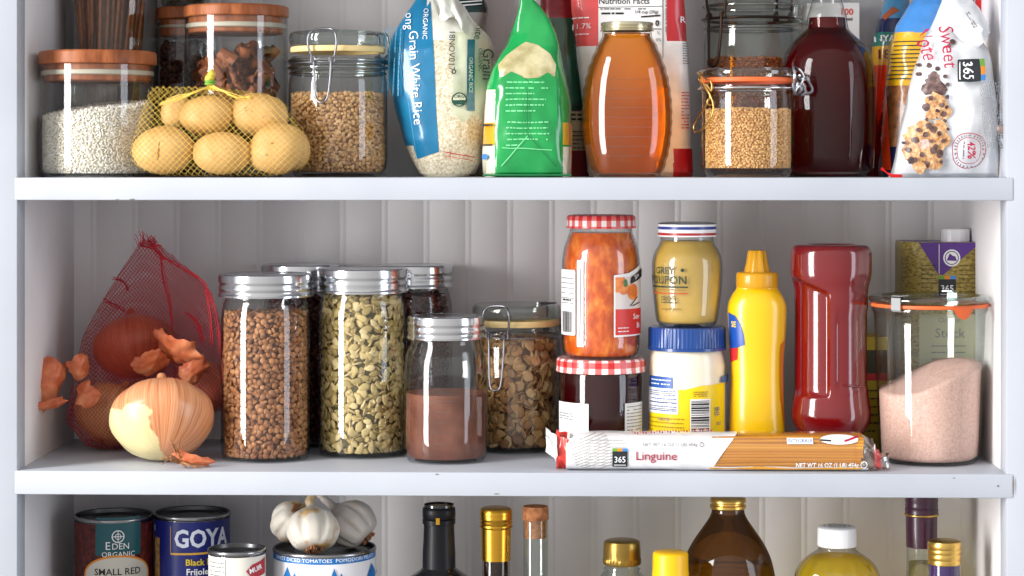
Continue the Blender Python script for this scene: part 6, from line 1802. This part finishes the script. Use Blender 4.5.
def goya(A, h, k, r):
    w = mat('pale_blue_white', (214, 220, 236), .4)
    return [(rect2(A(155), h(640), A(160), h(540), 3, 10), ramp_mat('food_photo_print', [(.4, (120, 90, 40)), (.6, (190, 150, 80))], 200, 4, .4)), (line2(A(171), h(527), A(171), h(554), .7 * k), m_gold_p), (line2(A(171), h(554.5), A(228), h(553.5), 2.0 * k, 24), m_gold_p),
            (text2('GOYA', A(203.5), h(540), 24 * k, bold=.03, sx=.86), w), (text2('Black Beans', A(206), h(563), 8.6 * k, bold=.02), m_yel2), (text2('Frijoles', A(199), h(572.5), 8.6 * k, bold=.02), 'inkw'), (text2('Negros', A(199), h(582), 8.6 * k, bold=.02), 'inkw'), (text2('K', A(156), h(531), 8 * k), w)]
tin('navy blue tin of black beans behind the small white tin', 192, .160, 38.3, 511, [m_navy], goya)
def small(A, h, k, r):
    m_rb = mat('ruby_print', (168, 26, 40), .4)
    return [(scribble(9, A(210), A(224), h(600), h(562), .0010, 3), 'grayink'), (line2(A(225.5), h(560), A(225.5), h(640), .6 * k), 'grayink'), (poly2([(A(246), h(572)), (A(252), h(566)), (A(265), h(561)), (A(265), h(577)), (A(252), h(580))], 4), m_rb), (text2('MUIR', A(256), h(571), 7 * k, rot=.22, bold=.02), 'inkw'), (poly2([(A(240), h(580)), (A(264), h(590)), (A(264), h(630)), (A(240), h(630))], 5), mat('brick_print', (190, 60, 44), .4))]
tin('small white tin with a red flash in front of the navy tin', 237, .062, 29, 547.5, [mat('cream_label', (222, 218, 206), .4)], small)
m_cy = mat('cyan_band', (16, 104, 172), .35)
def toms(A, h, k, r):
    it = [(rect2(-r * 1.6, h(565), r * 1.6, h(555.5), 60, 3), m_cy), (text2('SWEET DICED TOMATOES  POMODORI PELATI', 0, h(561.6), 5.0 * k, sx=1.15), 'inkw')]
    for px in (288, 334, 371):
        it += [(poly2([(A(px - 4), h(580)), (A(px), h(569)), (A(px + 4), h(580)), (A(px + 3), h(600)), (A(px - 3), h(600))], 4), m_cy), (poly2([(A(px + 4), h(582)), (A(px + 7), h(574)), (A(px + 10), h(582))], 3), m_cy)]
    it.append((rect2(A(330), h(640), A(352), h(580), 4, 4), mat('lilac_print', (190, 186, 206), .4)))
    return it
t, pl, ztop = tin('large white and blue tomato tin with garlic bulbs on top', 324.5, .100, 51.5, 546, [mat('white_label', (220, 220, 224), .4)], toms)
TOMZ = pl.loc.z + ztop - .0045
# ------------------------------------------------------------------ garlic
def garlic_mat(name, a, b, c):
    t = NT(name); v, tc = merid(t, 7, 8)
    st = t.noise(2.6, 5, vec=v, rough=.6); big = t.noise(38, 3, vec=tc)
    c1 = t.ramp(st, [(.3, a), (.5, b), (.72, a)]); m = t.ramp(big, [(.58, (0, 0, 0)), (.68, (255, 255, 255))])
    mx = t.n('ShaderNodeMixRGB'); t.l(m, mx.inputs[0]); t.l(c1, mx.inputs[1]); mx.inputs[2].default_value = lin(c)
    return t.fin(t.bsdf(mx.outputs[0], .42, normal=t.bump(st, .2, .001), sss=.1))
m_gar = garlic_mat('garlic_skin', (206, 197, 182), (226, 220, 208), (196, 158, 104)); m_gar2 = garlic_mat('grey_garlic_skin', (176, 168, 160), (198, 191, 184), (184, 172, 156))
m_gneck = ramp_mat('garlic_neck', [(.3, (182, 150, 104)), (.6, (214, 190, 148)), (.8, (196, 168, 122))], 160, 4, .6, stretch=(1, 1, .2)); m_groot = mat('garlic_root', (140, 96, 66), .85, mottle=.35, mscale=500, bump=.5)
def garlic(label, px, py, y, hw, ph, m, rot, lobes=8, neck=True, seed=1, neckbend=.2):
    k = SC(px, y); R, H = hw * k, ph * k
    p = P(px, py, y)
    E = Vector(rot).normalized().to_track_quat('Z', 'Y').to_matrix()
    prof = smooth_prof([(1e-5, -H * .42), (R * .3, -H * .47), (R * .72, -H * .40), (R * .97, -H * .14), (R, H * .05), (R * .86, H * .28), (R * .55, H * .44), (R * .27, H * .54), (R * .15, H * .64)], 6)
    mb = MB()
    def lobe(r, th, z):
        w = np.clip(1 - np.abs(z / (H * .5)) ** 2, 0, 1) * .13 + .02
        return r * (1 - w * np.abs(np.sin(th * lobes / 2 + seed)) ** 6 * 1.0 + .03 * np.cos(th * 2 + seed))
    lathe(mb, prof, 110, rmod=lobe)
    V = np.concatenate(mb.V) @ np.array(E).T
    low = V[:, 2].min()
    z = max(p.z, TOMZ - low + .0004)
    t = thing('garlic_bulb', label, 'garlic', (p.x, y, z + low), 'garlic bulbs on the tomato tin')
    o = mb.build('bulb', m, t, smooth=180); o.rotation_euler = E.to_euler(); o.location = (0, 0, -low)
    if neck:
        mb = MB(); path = curve_pts([(0, 0, H * .56), (R * .05, 0, H * .75), (R * neckbend, 0, H * .98), (R * neckbend * 1.6, 0, H * 1.12)], 5)
        tube(mb, path, [R * (.19 - .005 * i) * (1 + .1 * math.sin(i * 2)) for i in range(len(path))], 10); n_ = mb.build('neck', m_gneck if m is m_gar else m_gar2, t, smooth=180); n_.rotation_euler = E.to_euler(); n_.location = (0, 0, -low)
    mb = MB(); rr = random.Random(seed)
    for i in range(46):
        a = rr.uniform(0, 2 * PI); d = R * .30 * math.sqrt(rr.random())
        b = Vector((d * math.cos(a), d * math.sin(a), -H * .44)); tube(mb, [b + Vector((0, 0, .003)), b * 1.0 + Vector((0, 0, -.0015 - rr.random() * .0015)), b * 1.1 + Vector((rr.uniform(-.001, .001), rr.uniform(-.001, .001), -.003))], .0007, 5)
    n_ = mb.build('roots', m_groot, t, smooth=180); n_.rotation_euler = E.to_euler(); n_.location = (0, 0, -low)
garlic('white garlic bulb with tan streaked side and neck up, in front of the other two', 313, 531, .082, 26.5, 42, m_gar, (-.12, .50, .86), 7, True, 2, -.2)
garlic('white garlic bulb turned so its brown roots show, nearest the navy tin', 290, 521, .118, 20, 42, m_gar, (-.42, .62, -.62), 6, False, 5)
garlic('grey papery garlic bulb lying on its side nearest the wine bottle', 352, 525, .113, 24.5, 43, m_gar2, (-.72, .15, .62), 8, True, 4, .1)

# ------------------------------------------------------------------ bottles (standing on the lowest shelf, most of each below the picture)
def bottle(name, label, px, y, body, gm, liquid=None, liq_top=None, sy=1.0, seg=72, smooth=180, base_py=812, rmod=None, cat='bottle'):
    pl = Pl(px, y, ZB)
    t = thing(name, label, cat, pl.loc)
    pr = pl.prof(body)
    mb = MB(); lathe(mb, [(1e-5, .006), (pr[-0][0] * .5, .006), (pr[0][0] * .9, 0.0)] + [(pr[0][0], .004)] + [p for p in pr if p[1] > .006], seg, sy, rmod=rmod)
    mb.build('glass_body', gm, t, smooth=smooth)
    if liquid:
        zt = pl.h(liq_top); li = [(r - .002, z) for r, z in pr if .008 < z < zt]
        rt = float(np.interp(zt, [p[1] for p in pr], [p[0] for p in pr])) - .002
        mb = MB(); lathe(mb, [(1e-5, .008), (li[0][0], .008)] + li + [(rt, zt), (1e-5, zt)], seg, sy, rmod=rmod); mb.build(liquid[0], liquid[1], t, smooth=smooth)
    return t, pl
def cap(t, pl, pts, m, name='cap', seg=72, rmod=None, sm=40):
    mb = MB(); pr = pl.prof(pts); lathe(mb, [(1e-5, pr[0][1])] + pr + [(1e-5, pr[-1][1])], seg, rmod=rmod); return mb.build(name, m, t, smooth=sm)
m_blackglass = mat('black_bottle_glass', (10, 10, 14), .08, coat=1.0)
m_blackfoil = mat('black_foil', (10, 11, 18), .45, spec=.3, coat=.05, bump=.06, bscale=300)
t, pl = bottle('wine_bottle', 'dark wine bottle with black foil capsule beside the garlic', 439, .105, [(504, 15), (566, 15.5), (570, 20), (576, 29), (586, 33), (600, 34), (780, 34), (795, 32)], m_blackglass)
cap(t, pl, [(567, 16.6), (552, 16.4), (540, 15.7), (524, 15.2), (523.5, 16.4), (519, 16.6), (518, 15.8), (517, 16.6), (510, 16.6), (507.5, 16.2), (506, 14.6)], m_blackfoil, 'foil_capsule')
mb = MB(); lathe(mb, [(pl.r(11.5), pl.h(505.9)), (1e-5, pl.h(505.6))], 40); mb.build('capsule_top', mat('tan_foil', (140, 110, 84), .5), t)
mb = MB(); mp = cyl_map(pl.prof([(522, 16.8), (508, 16.8)])); mats = []
put(mb, [(rect2(-.002, pl.h(522), .0016, pl.h(515.5), 2, 2), 'gold')], mp, mats); mb.build('gold_tab', mats, t)
m_oil = liquid_mat('golden_vinegar', (214, 150, 30), (170, 100, 10), scatter=(150, 90, 8), scat=.2, refr=.5)
m_dkoil = liquid_mat('amber_oil', (190, 140, 60), (130, 90, 50), scatter=(70, 40, 6), scat=.25, refr=.4)
t, pl = bottle('gold_capped_bottle', 'slim bottle with long gold foil cap beside the wine bottle', 496, .105, [(508, 13.5), (560, 14), (600, 14.5), (622, 17), (650, 20), (690, 21), (795, 21), (800, 20)], M['glass'], ('dark_vinegar', m_dkoil), 556)
cap(t, pl, [(559.5, 14.7), (545, 15), (528, 15.3), (527, 16.4), (525, 16.7), (523.5, 15.9), (522, 16.6), (520, 15.9), (518.5, 16.6), (516.5, 15.9), (514, 16.5), (511, 16.3), (508.5, 15.4), (507.3, 13)], M['gold'], 'foil_cap')
t, pl = bottle('corked_vial', 'clear narrow bottle closed with a cork stopper', 535.5, .105, [(519, 12.6), (521, 12.4), (560, 12.3), (640, 12.6), (660, 13.5), (690, 15), (795, 15), (800, 14)], M['glass2'], ('clear_spirit', glass_mat('clear_spirit', tint=(246, 244, 238), edge=(200, 200, 196))), 600)
cap(t, pl, [(537.5, 10.6), (521, 11.6), (519.5, 11.8), (519, 13.2), (508, 12.9), (506, 12.2)], M['cork'], 'cork')
t, pl = bottle('brass_capped_bottle', 'clear bottle with brass-coloured screw cap, third cap from the cork', 622, .080, [(561, 15.5), (566, 16.5), (568, 18.5), (570, 17), (574, 20), (582, 26), (595, 28), (780, 28), (800, 26)], M['glass2'], ('pale_vinegar', glass_mat('pale_vinegar', tint=(240, 236, 214), edge=(190, 180, 140))), 590)
t['label'] = 'clear bottle with ridged brass screw cap beside the small yellow cap'
cap(t, pl, [(564, 18.4), (563, 19), (559, 19.2), (557, 18.6), (553, 18.8), (543, 18.4), (541, 17.6), (539.8, 15)], M['brass'], 'screw_cap', 160, rmod=lambda R, th, z: R - .0003 * ((np.cos(th * 60) > 0) & (z < pl.h(553))))
t, pl = bottle('yellow_capped_bottle', 'bottle with plain bright yellow plastic cap', 670.5, .050, [(600, 16), (606, 17), (620, 18.5), (780, 18.5), (800, 17)], M['must'])
cap(t, pl, [(602, 18.6), (572, 18.3), (571, 17.9), (554, 17.7), (552.5, 17), (551.5, 15.5)], mat('yellow_cap', (240, 184, 12), .35, sss=.1), 'cap')
m_amber = liquid_mat('amber_glass', (214, 180, 100), (184, 144, 76), scatter=(86, 54, 8), scat=.2, refr=.7, base=.05)
t, pl = bottle('amber_jug', 'round shouldered amber glass jug with a thin gold screw cap', 728, .105, smooth_prof([(498, 15), (509, 16), (514, 17), (520, 20), (530, 27), (542, 35), (556, 42), (574, 46.5), (600, 48), (790, 48), (800, 45)], 4), m_amber)
cap(t, pl, [(508.5, 17), (507.5, 18), (505, 18.2), (504, 16.6), (502.5, 16.4), (501.5, 18), (499, 18), (497.5, 17), (496.8, 14)], M['palegold'], 'screw_cap')
m_vegoil = liquid_mat('cooking_oil', (252, 238, 140), (252, 242, 170), scatter=(255, 224, 50), scat=.42, refr=.6, ior=1.35)
def facet(R, th, z): return R * (1 + .018 * np.cos(th * 16) * np.clip((560 * 0 + pl0.h(553) - z) / .004, 0, 1))
pl0 = Pl(837, .095, ZB)
t, pl = bottle('oil_bottle', 'bottle of yellow cooking oil with a white screw cap', 837, .095, smooth_prof([(545, 17), (547, 18.5), (549, 18.5), (551, 21), (556, 28), (563, 36), (572, 41), (580, 42), (600, 42.5), (700, 42), (795, 42), (800, 40)], 3), M['glass'], ('cooking_oil', m_vegoil), 557, rmod=facet, seg=128)
cap(t, pl, [(545.5, 19.4), (544.8, 19.6), (530, 19.4), (527.5, 19), (526.3, 17.5)], M['white'], 'screw_cap', 120, rmod=lambda R, th, z: R - .00015 * (np.cos(th * 50) > 0))
mb = MB(); mats = []
tm = lambda v, off: np.stack([v[:, 0], v[:, 1], np.full(len(v), pl.h(526.3) + off)], -1)
put(mb, [(ring2(0, 0, pl.r(7.5), pl.r(8.6)), 'grayink'), (ring2(0, 0, pl.r(12.5), pl.r(13.4)), 'grayink'), (text2('OIL', 0, 0, 9 * pl.k), 'grayink')], tm, mats); mb.build('cap_print', mats, t, smooth=0)
m_purf = mat('aubergine_foil', (58, 20, 46), .35, coat=.3)
t, pl = bottle('wine_bottle', 'pale wine bottle with aubergine foil capsule by the side wall', 921.5, .125, [(482, 14), (545, 14.5), (580, 15), (610, 19), (645, 25), (680, 29), (790, 29), (800, 27)], M['gglass'], ('white_wine', liquid_mat('white_wine', (240, 232, 200), (248, 244, 226), scatter=(220, 214, 180), scat=.12, refr=.5)), 562)
cap(t, pl, [(546.5, 15.2), (530, 15.4), (515.5, 15.6), (515, 16.2), (508, 16.4), (507, 15.9), (505, 16.4), (503, 15.9), (501, 16.4), (490, 16.4), (483, 15.8), (481, 14)], m_purf, 'foil_capsule')
mb = MB(); r = pl.r(16.3); tube(mb, [(r * math.cos(a), r * math.sin(a), pl.h(514)) for a in np.arange(48) * 2 * PI / 48], .0012, 6, True); mb.build('gold_ring', M['palegold'], t, smooth=180)
t, pl = bottle('gold_capped_bottle', 'short bottle with ribbed gold screw cap and purple neck in front of the aubergine capsule', 944.5, .062, [(541, 14), (562, 15), (600, 15.5), (625, 20), (655, 24), (790, 25), (800, 23)], mat('purple_bottle', (50, 30, 84), .15, coat=.8))
cap(t, pl, [(564, 15.2), (563.5, 16.2), (560.5, 16.6), (559, 15.8), (557.5, 16.7), (554.5, 16.8), (553, 16), (551.5, 16.8), (549, 16.9), (548, 16.2), (546.8, 16.9), (543, 16.8), (541, 16), (540, 13.5)], M['palegold'], 'screw_cap')
